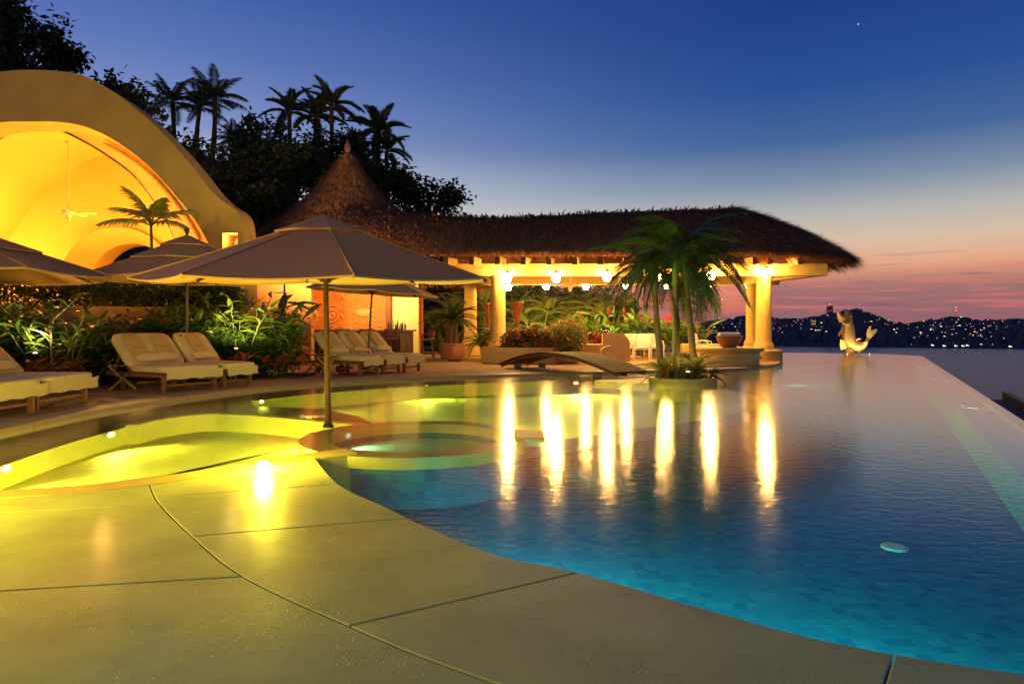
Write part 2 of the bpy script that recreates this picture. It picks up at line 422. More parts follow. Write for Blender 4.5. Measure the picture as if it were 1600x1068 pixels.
# ---- outlines, in metres (x to the right, y away from the camera)
deck_edge = smoothline([(-7.2,4.6,0), (-6.1,6.6,0), (-5.95,7.9,0), (-5.95,9.85,0), (-5.55,11.85,0), (-4.85,13.6,0), (-3.43,15.2,0), (-1.54,16.4,0), (0.1,17.1,0),
                        (1.4,17.7,0), (2.7,18.2,0), (3.95,18.6,0), (5.4,19.0,0), (6.6,19.7,0), (7.75,20.9,0), (8.75,22.4,0), (9.35,24.2,0), (9.9,27.6,0), (10.6,31,0), (10.8,33,0)], 5)
SPA = Vector((-1.1, 7.87, 0)); SPA_IN, SPA_OUT = 1.0, 1.30
inf_edge = [(3.0,-5,0), (3.0,2.1,0), (6.67,8.9,0), (17.4,29.0,0), (16.9,31.4,0), (13.2,32.6,0), (10.75,33.0,0)]

# ---- water
def build_water():
    poly = [(-8.5,-5), (3.03,-5), (3.03,2.09), (6.70,8.885), (17.44,29.01), (17.0,31.5), (13.3,32.68), (10.75,33.1), (9.7,31), (8,25), (5,20.6), (0,19.5), (-6,17), (-8.5,9)]
    bm = bmesh.new(); bm.faces.new([bm.verts.new((x, y, 0)) for x, y in poly])
    me = bpy.data.meshes.new('pool_water'); bm.to_mesh(me); bm.free()
    m = bpy.data.materials.new('pool_water_surface'); m.use_nodes = True
    nt = m.node_tree; nt.nodes.clear()
    o = nt.nodes.new('ShaderNodeOutputMaterial')
    tr = nt.nodes.new('ShaderNodeBsdfTransparent'); tr.inputs[0].default_value = (.80,.96,.93,1)
    gl = nt.nodes.new('ShaderNodeBsdfGlossy'); gl.inputs[0].default_value = (1,1,1,1); gl.inputs['Roughness'].default_value = .12
    ge = nt.nodes.new('ShaderNodeNewGeometry'); dt = nt.nodes.new('ShaderNodeVectorMath'); dt.operation = 'DOT_PRODUCT'
    nt.links.new(ge.outputs['Incoming'], dt.inputs[0]); nt.links.new(ge.outputs['Normal'], dt.inputs[1])
    def nm(op, x, y=None):       # Schlick reflectance, the same from above and below
        q = nt.nodes.new('ShaderNodeMath'); q.operation = op
        for i, v in enumerate((x, y)):
            if v is None: continue
            if isinstance(v, float): q.inputs[i].default_value = v
            else: nt.links.new(v, q.inputs[i])
        return q.outputs[0]
    fres = nm('ADD', nm('MULTIPLY', nm('POWER', nm('SUBTRACT', 1.0, nm('ABSOLUTE', dt.outputs['Value'])), 5.0), .98), .02)
    mx = nt.nodes.new('ShaderNodeMixShader')
    t = nt.nodes.new('ShaderNodeTexCoord'); mp = nt.nodes.new('ShaderNodeMapping'); mp.inputs['Scale'].default_value = (1.0, 1.6, 1)
    nt.links.new(t.outputs['Object'], mp.inputs[0])
    n1 = nt.nodes.new('ShaderNodeTexNoise'); n1.inputs['Scale'].default_value = 8.0; n1.inputs['Detail'].default_value = 3
    nt.links.new(mp.outputs[0], n1.inputs['Vector'])
    bp = nt.nodes.new('ShaderNodeBump'); bp.inputs['Strength'].default_value = .10; bp.inputs['Distance'].default_value = .03
    nt.links.new(n1.outputs[0], bp.inputs['Height']); nt.links.new(bp.outputs[0], gl.inputs['Normal'])
    nt.links.new(fres, mx.inputs[0]); nt.links.new(tr.outputs[0], mx.inputs[1]); nt.links.new(gl.outputs[0], mx.inputs[2])
    nt.links.new(mx.outputs[0], o.inputs[0])
    me.materials.append(m)
    return struct(link('pool_water', me))
build_water()

# ---- pool floors
DEEP = -.52     # pools here are modelled at the shallow depth that refraction shows
pf = struct(MB().prism([(-8.4,-4.9), (2.98,-4.9), (2.98,2.1), (6.65,8.9), (17.37,29.0), (16.9,31.3), (13.2,32.5), (10.6,33.0), (-8.4,33.0)], DEEP-.6, DEEP-.01).build('pool_floor', deep_m))
tile_mats = [mat('mosaic_tile', c_, .8, spec=0.0) for c_ in TILE_COLS]
tile_meshes = [MB().box((0,0,0), (TS-.0012, TS-.0012, .012), 0).mesh('pool_tile', m) for m in tile_mats]
cells = []
for i in range(-30, 75):
    for j in range(26, 105):
        x, y = i*TS, j*TS
        pyy = 510 + F*(EYE-DEEP)/y; pxx = 800 + x/y*F
        if pxx < 380 or pxx > 1640 or pyy > 1110 or x > 3.0+.535*(y-2.1)-.7: continue
        edge_x = np.interp(y, [2.4,2.7,3.0,3.5,3.7,4.2,4.7,5.4,6.5], [1.8,1.26,.85,.34,-.07,-.47,-.89,-1.37,-1.88])
        ex_w = np.interp(y*EYE/(EYE-DEEP), [2.4,2.7,3.0,3.5,3.7,4.2,4.7,5.4,6.5], [1.8,1.26,.85,.34,-.07,-.47,-.89,-1.37,-1.88])
        if x < edge_x+.04: continue
        if y < 6.9 and x*EYE/(EYE-DEEP) < ex_w-.1: continue
        cells.append((y, x))
cells.sort()
tiles_near, rest = cells[:300], cells[300:]
for y, x in tiles_near:
    link('pool_tile', rnd.choice(tile_meshes), pf, loc=(x, y, DEEP-.004+rnd.uniform(0,.0003)))
V, Fc, mi = [], [], []
for y, x in rest:
    a = (TS-.0012)/2; k = len(V); z = DEEP+.002+rnd.uniform(0,.0003); z0 = DEEP-.008
    V += [(x-a,y-a,z),(x+a,y-a,z),(x+a,y+a,z),(x-a,y+a,z),(x-a,y-a,z0),(x+a,y-a,z0),(x+a,y+a,z0),(x-a,y+a,z0)]
    Fc += [(k,k+1,k+2,k+3),(k,k+4,k+5,k+1),(k+1,k+5,k+6,k+2),(k+2,k+6,k+7,k+3),(k+3,k+7,k+4,k)]
    mi += [rnd.randrange(len(tile_mats))]*5
me = fast_mesh('pool_tiles', V, Fc, tile_mats[0])
for m in tile_mats[1:]: me.materials.append(m)
me.polygons.foreach_set('material_index', mi)
link('pool_tile_field', me, pf, kind='stuff')
dr_ = gr(1398, 857, DEEP)
MB().lathe([(.10,0), (.10,.014), (.07,.02), (.0,.02)], 24, (dr_.x, dr_.y, DEEP+.006)).build('floor_drain', mat('drain_cover', (.45,.62,.42), .5), pf)

def block(name, poly, z0, z1, m, parent=None, side=None):
    me = MB().prism(poly, z0, z1).mesh(name, [m, side or deep_m])
    for p in me.polygons: p.material_index = 0 if abs(p.normal.z) > .5 else 1
    return link(name, me, parent)
basin_back = smoothline([(-4.5,4.6,0), (-4.7,5.4,0), (-4.8,6.41,0), (-4.94,7.33,0), (-5.02,8.44,0), (-4.98,9.5,0), (-4.48,10.15,0), (-3.52,9.9,0), (-2.64,9.4,0), (-1.75,8.96,0)], 5)
rim_front = smoothline([(-4.75,4.75,0), (-3.88,5.17,0), (-3.40,5.34,0), (-2.98,5.6,0), (-2.36,6.27,0), (-2.02,6.68,0), (-1.70,6.95,0)], 4)
basin_poly = [zfree(p,0)[:2] for p in rim_front] + [(-1.1,7.0), (-1.1,8.7)] + [p[:2] for p in basin_back[::-1]]
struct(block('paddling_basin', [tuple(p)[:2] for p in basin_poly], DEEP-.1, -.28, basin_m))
dp = gr(281, 694, -.28)
MB().lathe([(.12,0), (.12,.012), (.08,.018), (.0,.018)], 24, (dp.x, dp.y, -.28)).build('floor_drain', rim_m, bpy.data.objects['paddling_basin'])
# low wall round the back of the basin
def strip(line, off0, off1, z0, z1, m, name, parent=None):
    """solid strip along a plan line, between two sideways offsets (positive to the left of travel)"""
    mb = MB(); L = [Vector(p) for p in line]; rows = []
    for i, p in enumerate(L):
        d = (L[min(i+1, len(L)-1)] - L[max(i-1,0)]); d.z = 0; d.normalize(); n = Vector((-d.y, d.x, 0))
        a, b = p+n*off0, p+n*off1
        rows.append([(a.x,a.y,z0), (a.x,a.y,z1), (b.x,b.y,z1), (b.x,b.y,z0)])
    k = len(rows); vs = [q for r in rows for q in r]; fs = []
    for i in range(k-1):
        for j in range(4):
            q = (j+1) % 4; fs.append((i*4+j, i*4+q, (i+1)*4+q, (i+1)*4+j))
    fs += [(0,1,2,3), ((k-1)*4+3, (k-1)*4+2, (k-1)*4+1, (k-1)*4)]
    mb.add(vs, fs); return mb.build(name, m, parent)
struct(strip(basin_back[22:], 0, -.16, DEEP-.09, -.03, basin_m, 'basin_wall'))
# rim between basin and front shelf
struct(strip(rim_front, -.27, 0, DEEP-.08, .010, rim_m, 'basin_rim'))
# dark ledge under the deck edge and the green basin behind
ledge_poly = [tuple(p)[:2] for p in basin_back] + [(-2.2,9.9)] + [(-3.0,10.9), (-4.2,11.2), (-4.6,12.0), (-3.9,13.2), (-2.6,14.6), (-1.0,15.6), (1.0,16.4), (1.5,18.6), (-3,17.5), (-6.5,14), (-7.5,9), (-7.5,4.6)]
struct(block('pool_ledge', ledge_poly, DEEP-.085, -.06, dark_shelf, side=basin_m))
green_poly = [(-4.9,10.4), (-2.2,9.0), (-1.1,9.0), (-.2,8.9), (1.2,10.0), (3.2,11.6), (4.9,13.4), (5.6,15.6), (5.2,19.6), (0,19.3), (-6,15.5)]
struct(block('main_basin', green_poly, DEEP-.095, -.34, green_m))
# spa: raised round rim with its own floor
def ring(r0, r1, z0, z1, n=72, a0=0.0, a1=2*PI):
    mb = MB(); vs, fs = [], []
    full = abs(a1-a0-2*PI) < 1e-6; m = n if full else n+1
    for k in range(m):
        t = a0 + (a1-a0)*k/n; c, s = math.cos(t), math.sin(t)
        vs += [(r0*c,r0*s,z0), (r1*c,r1*s,z0), (r1*c,r1*s,z1), (r0*c,r0*s,z1)]
    for k in range(n):
        q = (k+1) % m
        for j in range(4):
            j2 = (j+1) % 4; fs.append((k*4+j, q*4+j, q*4+j2, k*4+j2))
    if not full: fs += [(3,2,1,0), (n*4, n*4+1, n*4+2, n*4+3)]
    mb.add(vs, fs); return mb
spa = struct(ring(SPA_IN, SPA_OUT, -.13, -.012).build('spa_rim', rim_m, smooth=30)); spa.location = SPA
ring(SPA_IN+.002, SPA_OUT-.03, DEEP-.07, -.135).build('spa_drum', deep_m, spa, smooth=30)
sf = MB().lathe([(.999,-.5), (.999,-.20), (.75,-.205), (0,-.21)], 40).build('spa_floor', mat('spa_plaster', (.30,.52,.34), .7, noise=.1), spa, smooth=30)
# weir where the spa spills over
wr = MB().box((1.30,-.02,-.03), (.34,.62,.10), .015).build('spa_spillway', rim_m, spa)

# ---- front shelf: a dark bed and the big stone slabs that lie on it
J = smoothline([(-3.02,5.66,0), (-2.56,4.91,0), (-1.90,4.05,0), (-1.34,3.40,0), (-.68,2.84,0), (-.19,2.47,0), (.55,2.02,0), (1.6,1.55,0)], 12)
E = smoothline([(-1.88,6.50,0), (-1.37,5.40,0), (-.89,4.74,0), (-.47,4.17,0), (-.07,3.72,0), (.34,3.46,0), (.85,3.02,0), (1.26,2.70,0), (1.78,2.47,0), (2.6,2.2,0)], 12)
shelf_poly = [tuple(p)[:2] for p in E] + [(2.9,2.1), (2.9,-4), (-7.4,-4), (-7.4,4.3), (-4.78,4.4), (-3.9,4.88), (-3.02,5.34), (-2.40,6.02), (-2.10,6.4)]
shelf = struct(block('pool_shelf', [(x*.999, y*.999) for x, y in shelf_poly], DEEP-.075, -.062, mat('slab_joint_mortar', (.10,.085,.06), .8)))
def near_i(L, p): return min(range(len(L)), key=lambda i: (L[i].x-p[0])**2+(L[i].y-p[1])**2)
jb = [near_i(J, p) for p in ((-3.02,5.66), (-2.62,5.0), (-1.90,4.05), (-.66,2.82), (.9,1.86))] + [len(J)-1]
eb = [near_i(E, p) for p in ((-1.88,6.50), (-1.37,5.40), (-.68,4.45), (.34,3.46), (1.46,2.60))] + [len(E)-1]
slabs = []
for k in range(5):
    slabs.append([J[i] for i in range(jb[k], jb[k+1]+1)] + [E[i] for i in range(eb[k+1], eb[k]-1, -1)])
    if k == 0: slabs[-1].append(Vector((-2.28,6.14,0)))
lb = [near_i(J, p) for p in ((-3.02,5.66), (-2.45,4.75), (-1.33,3.39))] + [len(J)-1]
lx = [(-6.8,4.2), (-6.8,4.35*.93), (-6.8,2.45), (-6.8,-1.0)]
for k in range(3):
    pl = [J[i] for i in range(lb[k], lb[k+1]+1)]
    if k == 0: slabs.append(pl + [Vector((-6.8,3.92,0)), Vector((-6.8,4.3,0)), Vector((-4.78,4.4,0)), Vector((-3.9,4.88,0))])
    elif k == 1: slabs.append(pl + [Vector((-6.8,2.45,0)), Vector((-6.8,3.92,0))])
    else: slabs.append(pl + [Vector((1.6,-1,0)), Vector((-6.8,-1,0)), Vector((-6.8,2.45,0))])
def inset(poly, d):
    P = [Vector((p[0], p[1], 0)) for p in poly]; n = len(P); out = []
    A = sum(P[i].x*P[(i+1) % n].y - P[(i+1) % n].x*P[i].y for i in range(n))
    if A < 0: P = P[::-1]
    for i in range(n):
        a = (P[i]-P[i-1]).normalized(); b = (P[(i+1) % n]-P[i]).normalized()
        na, nb = Vector((-a.y,a.x,0)), Vector((-b.y,b.x,0)); m = (na+nb)
        if m.length < .2: m = na
        m.normalize(); c = max(.45, m.dot(na)); q = P[i]+m*(d/c); out.append((q.x, q.y))
    return out
for pl in slabs:
    ip = inset(pl, .0042); mb = MB(); n = len(ip); ip2 = inset(ip, .006)
    top = .007
    vs = [(x,y,-.055) for x,y in ip] + [(x,y,top-.005) for x,y in ip] + [(x,y,top) for x,y in ip2]
    fs = [tuple(range(2*n,3*n))] + [(a*n+i, a*n+(i+1)%n, (a+1)*n+(i+1)%n, (a+1)*n+i) for a in (0,1) for i in range(n)]
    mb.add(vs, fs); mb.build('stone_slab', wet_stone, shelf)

# ---- infinity edge: thin wall, added underwater ledge with the mint edge glow put into its colour, dark gutter outside
il = []
for a, b in zip(inf_edge[:-1], inf_edge[1:]):
    a, b = Vector(a), Vector(b); n = max(1, int((b-a).length/2.0))
    il += [a.lerp(b, i/n) for i in range(n)]
il.append(Vector(inf_edge[-1]))
struct(strip(il, -.02, .10, -3.0, -.004, mat('edge_wall_tile', (.10,.12,.11), .5), 'infinity_wall'))
o = strip(il[3:], .10, .55, DEEP-.065, -.07, mat('mint_glow_tint', (.40,.62,.50), .8, spec=0.0), 'mint_glow_ledge'); o.data.materials.append(deep_m); struct(o)
for p in o.data.polygons: p.material_index = 0 if p.normal.z > .5 else 1
g0 = next(i for i, p in enumerate(il) if p.y > 18.5)
struct(strip(il[:g0], -1.15, -.05, -3.0, -.62, mat('gutter_concrete', (.05,.04,.035), .7, noise=.2), 'overflow_gutter'))
struct(strip(il[:g0], -1.30, -1.15, -3.1, -.42, wood_d, 'gutter_lip'))

# ---- deck with its coping and paving courses
back = [(10.8,36), (-18,36), (-18,4.6)]
deck_poly = [tuple(p)[:2] for p in deck_edge] + back
deck = struct(block('pool_deck', deck_poly, -1.6, .022, deck_stone, side=coping_m))
def offline(L, d):
    out = []
    for i, p in enumerate(L):
        t = (L[min(i+1,len(L)-1)]-L[max(i-1,0)]).normalized(); out.append(p + Vector((-t.y,t.x,0))*d)
    return out
def resample(L, step, start=0.0):
    out, acc, nxt = [], 0.0, start
    for a, b in zip(L[:-1], L[1:]):
        s = (b-a).length
        while nxt <= acc+s and s > 1e-6:
            out.append(a.lerp(b, (nxt-acc)/s)); nxt += step
        acc += s
    return out
dl = deck_edge[8:86]
for r, (o0, o1) in enumerate([(-.03,.36), (.36,.78), (.78,1.20), (1.20,1.62), (1.62,2.04), (2.04,2.46)]):
    fine = resample(dl, .10)
    n = 11
    st = 0 if r % 2 == 0 else 5
    for i in range(st, len(fine)-n, n):
        seg = fine[i:i+n+1]; k = offline(fine[max(0,i-1):i+n+2], o0), offline(fine[max(0,i-1):i+n+2], o1)
        s = 1 if i > 0 else 0
        a = k[0][s:s+n+1]; b = k[1][s:s+n+1]
        if len(a) < 3: continue
        poly = inset([(p.x,p.y) for p in a] + [(p.x,p.y) for p in b[::-1]], .005)
        z = (.062 if r == 0 else .048) + rnd.uniform(-.0015,.0015)
        MB().prism(poly, -.02 if r == 0 else .0, z).build('coping_stone' if r == 0 else 'paver', coping_m if r == 0 else deck_stone, deck)

# ---- garden soil, ground behind, sea, far hills
bed_poly = [(-7.0,17.0), (-16,17.0), (-16,10.2), (-10.6,10.8), (-9.7,12.2), (-9.2,13.2), (-8.3,14.4), (-7.2,15.2), (-6.2,15.7), (-5.0,16.2), (-4.9,17)]
struct(block('garden_bed', bed_poly, -.5, .10, soil_m, side=soil_m))
def hill_z(x, y):
    sm = lambda t: max(0., min(1., t))**2*(3-2*max(0., min(1., t)))
    h = 7.4 + 5.5*sm((-6-x)/20) if x < -3.5 else 7.4*sm((1.5-x)/5.0)
    z = -1.9 + (h+1.9)*sm((y-29)/15.0)
    z += 6*sm((-20-x)/16)*sm((y-22)/16)
    # drop to the sea
    ex = x - (3.0 + max(0., (y-2.1))*.535)
    d = max(0., ex-1.6)
    z -= d*1.0
    z -= max(0., y-58)*.55
    if x > -1: z -= max(0., y-37)*1.0
    z -= max(0., -8-y)*.6
    return max(z, -62)
xs = [-400,-250,-160,-110] + list(np.arange(-80, 30, 2.5)) + [34,40,50,65,90,130,200]
ys = [-200,-100,-50,-25,-12,-4] + list(np.arange(0, 62, 2.5)) + [66,72,80,95,120,160,240,400]
rows = []
for y in ys:
    rows.append([(x, y, min(hill_z(x, y), -1.95 if (-8.5 < x < 18 and y < 36) or (x >= -20 and y < 28) else 99) + (nrng.normal()*.25 if y > 34 else 0)) for x in xs])
struct(MB().sheet(rows).build('hillside', mat('night_hillside', (.020,.026,.012), .95, noise=.5, nscale=.7), smooth='all'))
# sea
sm = bpy.data.materials.new('evening_sea'); sm.use_nodes = True
nt = sm.node_tree; b = nt.nodes['Principled BSDF']
b.inputs['Base Color'].default_value = (.05,.065,.10,1); b.inputs['Roughness'].default_value = .30; b.inputs['IOR'].default_value = 1.33
t = nt.nodes.new('ShaderNodeTexCoord'); mp = nt.nodes.new('ShaderNodeMapping'); mp.inputs['Scale'].default_value = (.006,.02,.02)
n = nt.nodes.new('ShaderNodeTexNoise'); n.inputs['Scale'].default_value = 3; n.inputs['Detail'].default_value = 8; n.inputs['Roughness'].default_value = .7
bp = nt.nodes.new('ShaderNodeBump'); bp.inputs['Strength'].default_value = .5; bp.inputs['Distance'].default_value = 6
nt.links.new(t.outputs['Object'], mp.inputs[0]); nt.links.new(mp.outputs[0], n.inputs['Vector']); nt.links.new(n.outputs[0], bp.inputs['Height']); nt.links.new(bp.outputs[0], b.inputs['Normal'])
mb = MB(); mb.add([(-16000,-9000,-58), (16000,-9000,-58), (16000,16000,-58), (-16000,16000,-58)], [(0,1,2,3)])
struct(mb.build('sea', sm))
# far shore
prof = [(600,541), (860,540), (930,530), (1000,520), (1060,513), (1085,508), (1110,500), (1140,497), (1170,493), (1180,495), (1205,496), (1250,498), (1275,494), (1300,489), (1322,484), (1340,484), (1352,487),
        (1368,491), (1385,498), (1400,505), (1420,505), (1450,500), (1470,498), (1490,494), (1505,496), (1520,499), (1560,498), (1600,497), (1700,493), (1850,488), (2100,480), (2500,490), (3200,500)]
def shore(px): return float(np.interp(px, [600,1085,1600,2200,3200], [2150,2120,1790,1700,1600]))
pxs = list(np.arange(600, 1640, 5)) + list(np.arange(1640, 3200, 20))
ridge_n = {}
rows = []
VS = [0, .04, .12, .25, .4, .55, .7, .82, .92, 1.0, 1.12, 1.4]
def hill_pt(px, v, jit=0.0):
    D0 = shore(px); D1 = D0 + 560
    yt = float(np.interp(px, [p[0] for p in prof], [p[1] for p in prof]))
    zt = EYE + (510-yt)/F*D1
    hh = zt + 58
    D = D0 + (D1-D0)*v
    if v <= 1: z = -59 + (hh+1)*(v**.8)
    else: z = -58 + hh*(1-(v-1)*1.2)
    return Vector(((px-800)/F*D, D, z + jit))
for v in VS:
    rows.append([hill_pt(px, v, nrng.normal()*(3.2 if .1 < v < 1.3 else .0)*(1 if v != 1.0 else .8)) for px in pxs])
struct(MB().sheet(rows).build('far_hills', mat('far_hillside', (.036,.028,.042), .95, noise=.5, nscale=.02)))
# ================================================================== BUILDINGS
# ---- arched villa on the left
VY = 17.5
villa = thing('arched_villa', 'large ochre villa with a sweeping rounded arch front glowing orange inside', 'villa', (-12.6, VY, 0))
def vp(px, py, Y=VY):
    p = at(px, py, Y) - Vector((-12.6, VY, 0)); return p
def ux(px, py, Y=VY):
    p = vp(px, py, Y); return (p.x, p.z)
right_out = [ux(*p) for p in [(50,109),(90,111),(130,118),(165,136),(200,160),(235,190),(270,225),(300,260),(325,292),(345,312),(365,325),(375,338),(379,360),(381,395)]]
cxm = right_out[0][0]
ro = [Vector((p[0], p[1], 0)) for p in right_out]; ro = [(p.x, p.y) for p in smoothline(ro, 4)]
lo = [(2*cxm-u, z) for u, z in ro[::-1][:-1]]
outer = [(ro[-1][0]+.02, -.3)] + ro[::-1] + lo[::-1][0:] + [(2*cxm-ro[-1][0], -.3)]
front_in = [ux(*p) for p in [(50,190),(90,190.5),(130,197),(175,217),(215,245),(250,278),(285,318),(310,352),(328,385),(336,410)]]
back_px = [(50,190.5),(90,203),(130,222),(165,243),(200,268),(225,295),(248,328),(265,358),(277,390),(283,415)]
fi = [(p.x, p.y) for p in smoothline([Vector((u, z, 0)) for u, z in front_in], 4)]
fl = [(2*fi[0][0]-u, z) for u, z in fi[::-1][:-1]]
opening = [(fi[-1][0]+.05, -.25)] + fi[::-1] + fl[::-1] + [(2*fi[0][0]-fi[-1][0]-.05, -.25)]
# square window in the right pier
w0 = ux(347.5, 364); w1 = ux(371.5, 391)
win = [(w0[0], w1[1]), (w1[0], w1[1]), (w1[0], w0[1]), (w0[0], w0[1])]
fr = lambda u, n, z: (u, n, z)
plate(outer, [opening, win], 0.0, .9, fr).build('front_wall', stucco_y, villa)
# splayed soffit from the front edge of the opening to the narrower inner arch
YB = 19.3
bi = [(vp(px, py, YB)) for px, py in back_px]
bi = smoothline(bi, 4)
rows = []
for t in (0.0, .12, .35, .5, .52, .75, 1.0):
    bulge = .10*math.sin(PI*t) + (.07 if t >= .52 else 0)
    row = []
    for (u, z), q in zip(fi, bi):
        p = Vector((u, .89, z)).lerp(q, t)
        row.append((p.x + .0*bulge, p.y, p.z + bulge*.8))
    rows.append([(rows_p) for rows_p in row])
def left_side(r, yy):   # the left half of the opening is not splayed
    h = bi[0].z-fi[0][1] if r is None else r[0][2]-fi[0][1]
    return [(2*fi[0][0]-u-.02, yy, z+h) for u, z in fi[::-1][:-1]]
rl = [left_side(r, r[0][1]) + r for r in rows]
foot = [r + [(r[-1][0]+.05, r[-1][1], -.2)] for r in rl]
foot = [[(r[0][0]-.05, r[0][1], -.2)] + r for r in foot]
MB().sheet(foot).build('arch_soffit', stucco_y, villa, smooth=50)
gm = MB(); gl_ = []
for k in range(9, 30):
    u = k/35*(len(fi)-1); i = int(u); f = u-i
    a = Vector((*fi[i], 0)).lerp(Vector((*fi[min(i+1,len(fi)-1)], 0)), f); b2 = bi[i].lerp(bi[min(i+1,len(bi)-1)], f)
    p = Vector((a.x, .89, a.y)).lerp(b2, .40); gl_.append(p + Vector((-.02, 0, -.02)))
gm.tube(gl_, [.02] + [.055]*(len(gl_)-2) + [.02], 6); gm.build('cove_ledge', stucco_y, villa, smooth=True)
# vault and end wall
vrows = []
for yy in (bi[0].y, 6.0):
    vrows.append(left_side(None, yy) + [(p.x, yy, p.z) for p in bi])
vrows = [[(r[0][0], r[0][1], -.2)] + r + [(r[-1][0], r[-1][1], -.2)] for r in vrows]
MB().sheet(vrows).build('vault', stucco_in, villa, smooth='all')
EY = 5.2
ac = vp(206, 440, VY+EY); ar = 1.38
arch_hole = [(ac.x-ar, -.15)] + [(ac.x - ar*math.cos(PI*k/16), ac.z-.1 + ar*1.0*math.sin(PI*k/16)) for k in range(17)] + [(ac.x+ar, -.15)]
eo = [(p[0]*1.0+(.06 if p[0] > bi[0].x else -.06), p[2]+.06) for p in vrows[0]]
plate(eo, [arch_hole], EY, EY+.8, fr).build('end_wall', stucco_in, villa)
MB().add([(u, EY-.0, z) for u, z in arch_hole] + [(ac.x+(u-ac.x)*1.35, EY-.85, ac.z-.1+(z-ac.z+.1)*1.30 if z > 0 else z) for u, z in arch_hole],
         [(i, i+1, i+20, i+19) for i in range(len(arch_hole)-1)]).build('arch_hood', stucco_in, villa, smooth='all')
MB().box((-1.5, 3.2, -.1), (11, 6, .2)).build('villa_floor', deck_stone, villa)
MB().box((1.2, 7.5, 1.4), (6, .1, 3.4)).build('night_backing', mat('night_dark_tone', (.03,.025,.02), .9), villa)  # dark sheet standing in for the night beyond the inner arch
# niche behind the little window with its own lamp
cwx = (w0[0]+w1[0])/2; cwz = (w0[1]+w1[1])/2; ww = w1[0]-w0[0]; wh = w0[1]-w1[1]
nm = MB()
nm.box((cwx, .93, cwz), (ww+.2, .05, wh+.2))
nm.build('window_niche', stucco_in, villa)
lamp('niche_lamp', villa, (cwx, .08, cwz+.14), 30, (1,.55,.2), .04)
vs = MB().lathe([(.05,0),(.07,.05),(.085,.16),(.075,.25),(.05,.30),(.06,.33)], 16).build('niche_vase', clay_d, None, smooth=True)
vs.location = Vector((-12.6, VY, 0)) + Vector((cwx+.02, .42, cwz-wh/2)); tag(vs, 'dark clay vase standing in the small lit window of the villa', 'vase')
# wall lamp inside the villa, left of the picture
lamp('villa_wall_lamp', villa, (-3.6, 2.6, 2.3), 1500, (1,.52,.09), .15)
lamp('villa_unseen_lamp', villa, (1.6, 2.6, 3.9), 560, (1,.50,.08), .12)
lamp('villa_unseen_lamp', villa, (1.8, .5, 3.7), 300, (1,.50,.10), .12)  # added bare lamp in the arch, to warm the umbrella outside
for sx in (-3.6,):
    MB().lathe([(.0,-.12),(.14,-.1),(.18,.12),(.12,.14)], 16, (sx-.02, 2.6, 2.1)).build('lamp_shade', glow('lamp_shade_glow', (1,.6,.2), 6), villa, smooth=True)

# ---- ceiling fans
def ceiling_fan(name, label, loc, rod, blades, rad, rot, m=fan_m):
    t = thing(name, label, 'ceiling fan', loc, rot)
    MB().tube([(0,0,.1),(0,0,rod)], .022, 8).build('rod', m, t)
    MB().lathe([(.05,rod-.10),(.10,rod-.03),(.10,rod)], 12).build('canopy', m, t, smooth=True)
    MB().lathe([(.02,-.13),(.07,-.12),(.09,-.05),(.17,-.02),(.185,.02),(.15,.07),(.05,.11)], 20).build('motor', m, t, smooth=True)
    MB().ball((0,0,-.17), .06, 10).build('globe', m, t, smooth=True)
    bmh = MB()
    bmh.add([(.14,-.03,0),(.28,-.055,.01),(rad-.05,-.075,.012),(rad,-.04,.01),(rad,.04,.0),(rad-.05,.07,-.01),(.28,.05,-.01),(.14,.03,0)] +
            [(.14,-.03,.01),(.28,-.055,.02),(rad-.05,-.075,.022),(rad,-.04,.02),(rad,.04,.01),(rad-.05,.07,0),(.28,.05,0),(.14,.03,.01)],
            [tuple(range(7,-1,-1)), tuple(range(8,16))] + [(i,(i+1)%8,(i+1)%8+8,i+8) for i in range(8)])
    me = bmh.mesh('blade', m)
    for k in range(blades): link('blade', me, t, rot=(0, 0, 2*PI*k/blades))
    return t
ceiling_fan('ceiling_fan', 'pale ceiling fan on a long rod inside the glowing villa arch', at(107, 333, 19.6), 2.06, 5, .72, .2)

# ---- retaining wall and flank wall between villa and bar
rw = MB()
rwl = [(-16.5,15.0,0), (-13,15.2,0), (-10,15.6,0), (-8.2,16.4,0), (-7.3,17.2,0)]
o = strip(smoothline(rwl, 6), -.0, .45, 0.0, 1.72, stucco_or, 'retaining_wall'); tag(o, 'low orange garden wall under the clipped hedge', 'wall')
o = MB().box((-8.75, 22.1, 1.9), (4.6, .35, 3.9)).build('side_wall', stucco_or); tag(o, 'orange stucco wall between the villa and the bar', 'wall')

# ---- thatch
def straw_mesh(name, P, D, N, L, Wd, lift, m):
    """blades: base points P, directions D, normals N (arrays)"""
    n = len(P)
    Lr = L*nrng.uniform(.6, 1.25, (n,1)); wr = Wd*nrng.uniform(.5, 1.3, (n,1))
    D = D + nrng.normal(0, .16, (n,3)); D /= np.linalg.norm(D, axis=1, keepdims=True)
    Sd = np.cross(D, N); Sd /= np.linalg.norm(Sd, axis=1, keepdims=True)+1e-9
    b0 = P + N*nrng.uniform(.0, .03, (n,1)); tip = b0 + D*Lr + N*(lift*nrng.uniform(-.3, 1.2, (n,1)))
    mid = (b0+tip)/2 + N*(lift*.35)
    V = np.stack([b0-Sd*wr/2, b0+Sd*wr/2, mid-Sd*wr*.5, mid+Sd*wr*.5, tip-Sd*wr*.2, tip+Sd*wr*.2], 1).reshape(-1,3)
    k = np.arange(n)[:,None]*6
    Fc = np.concatenate([k+np.array([[0,1,3,2]]), k+np.array([[2,3,5,4]])], 0)
    return fast_mesh(name, V, Fc, m)
def thatch_surface(fn, us, vs):
    return [[tuple(fn(u, v)) for u in us] for v in vs]
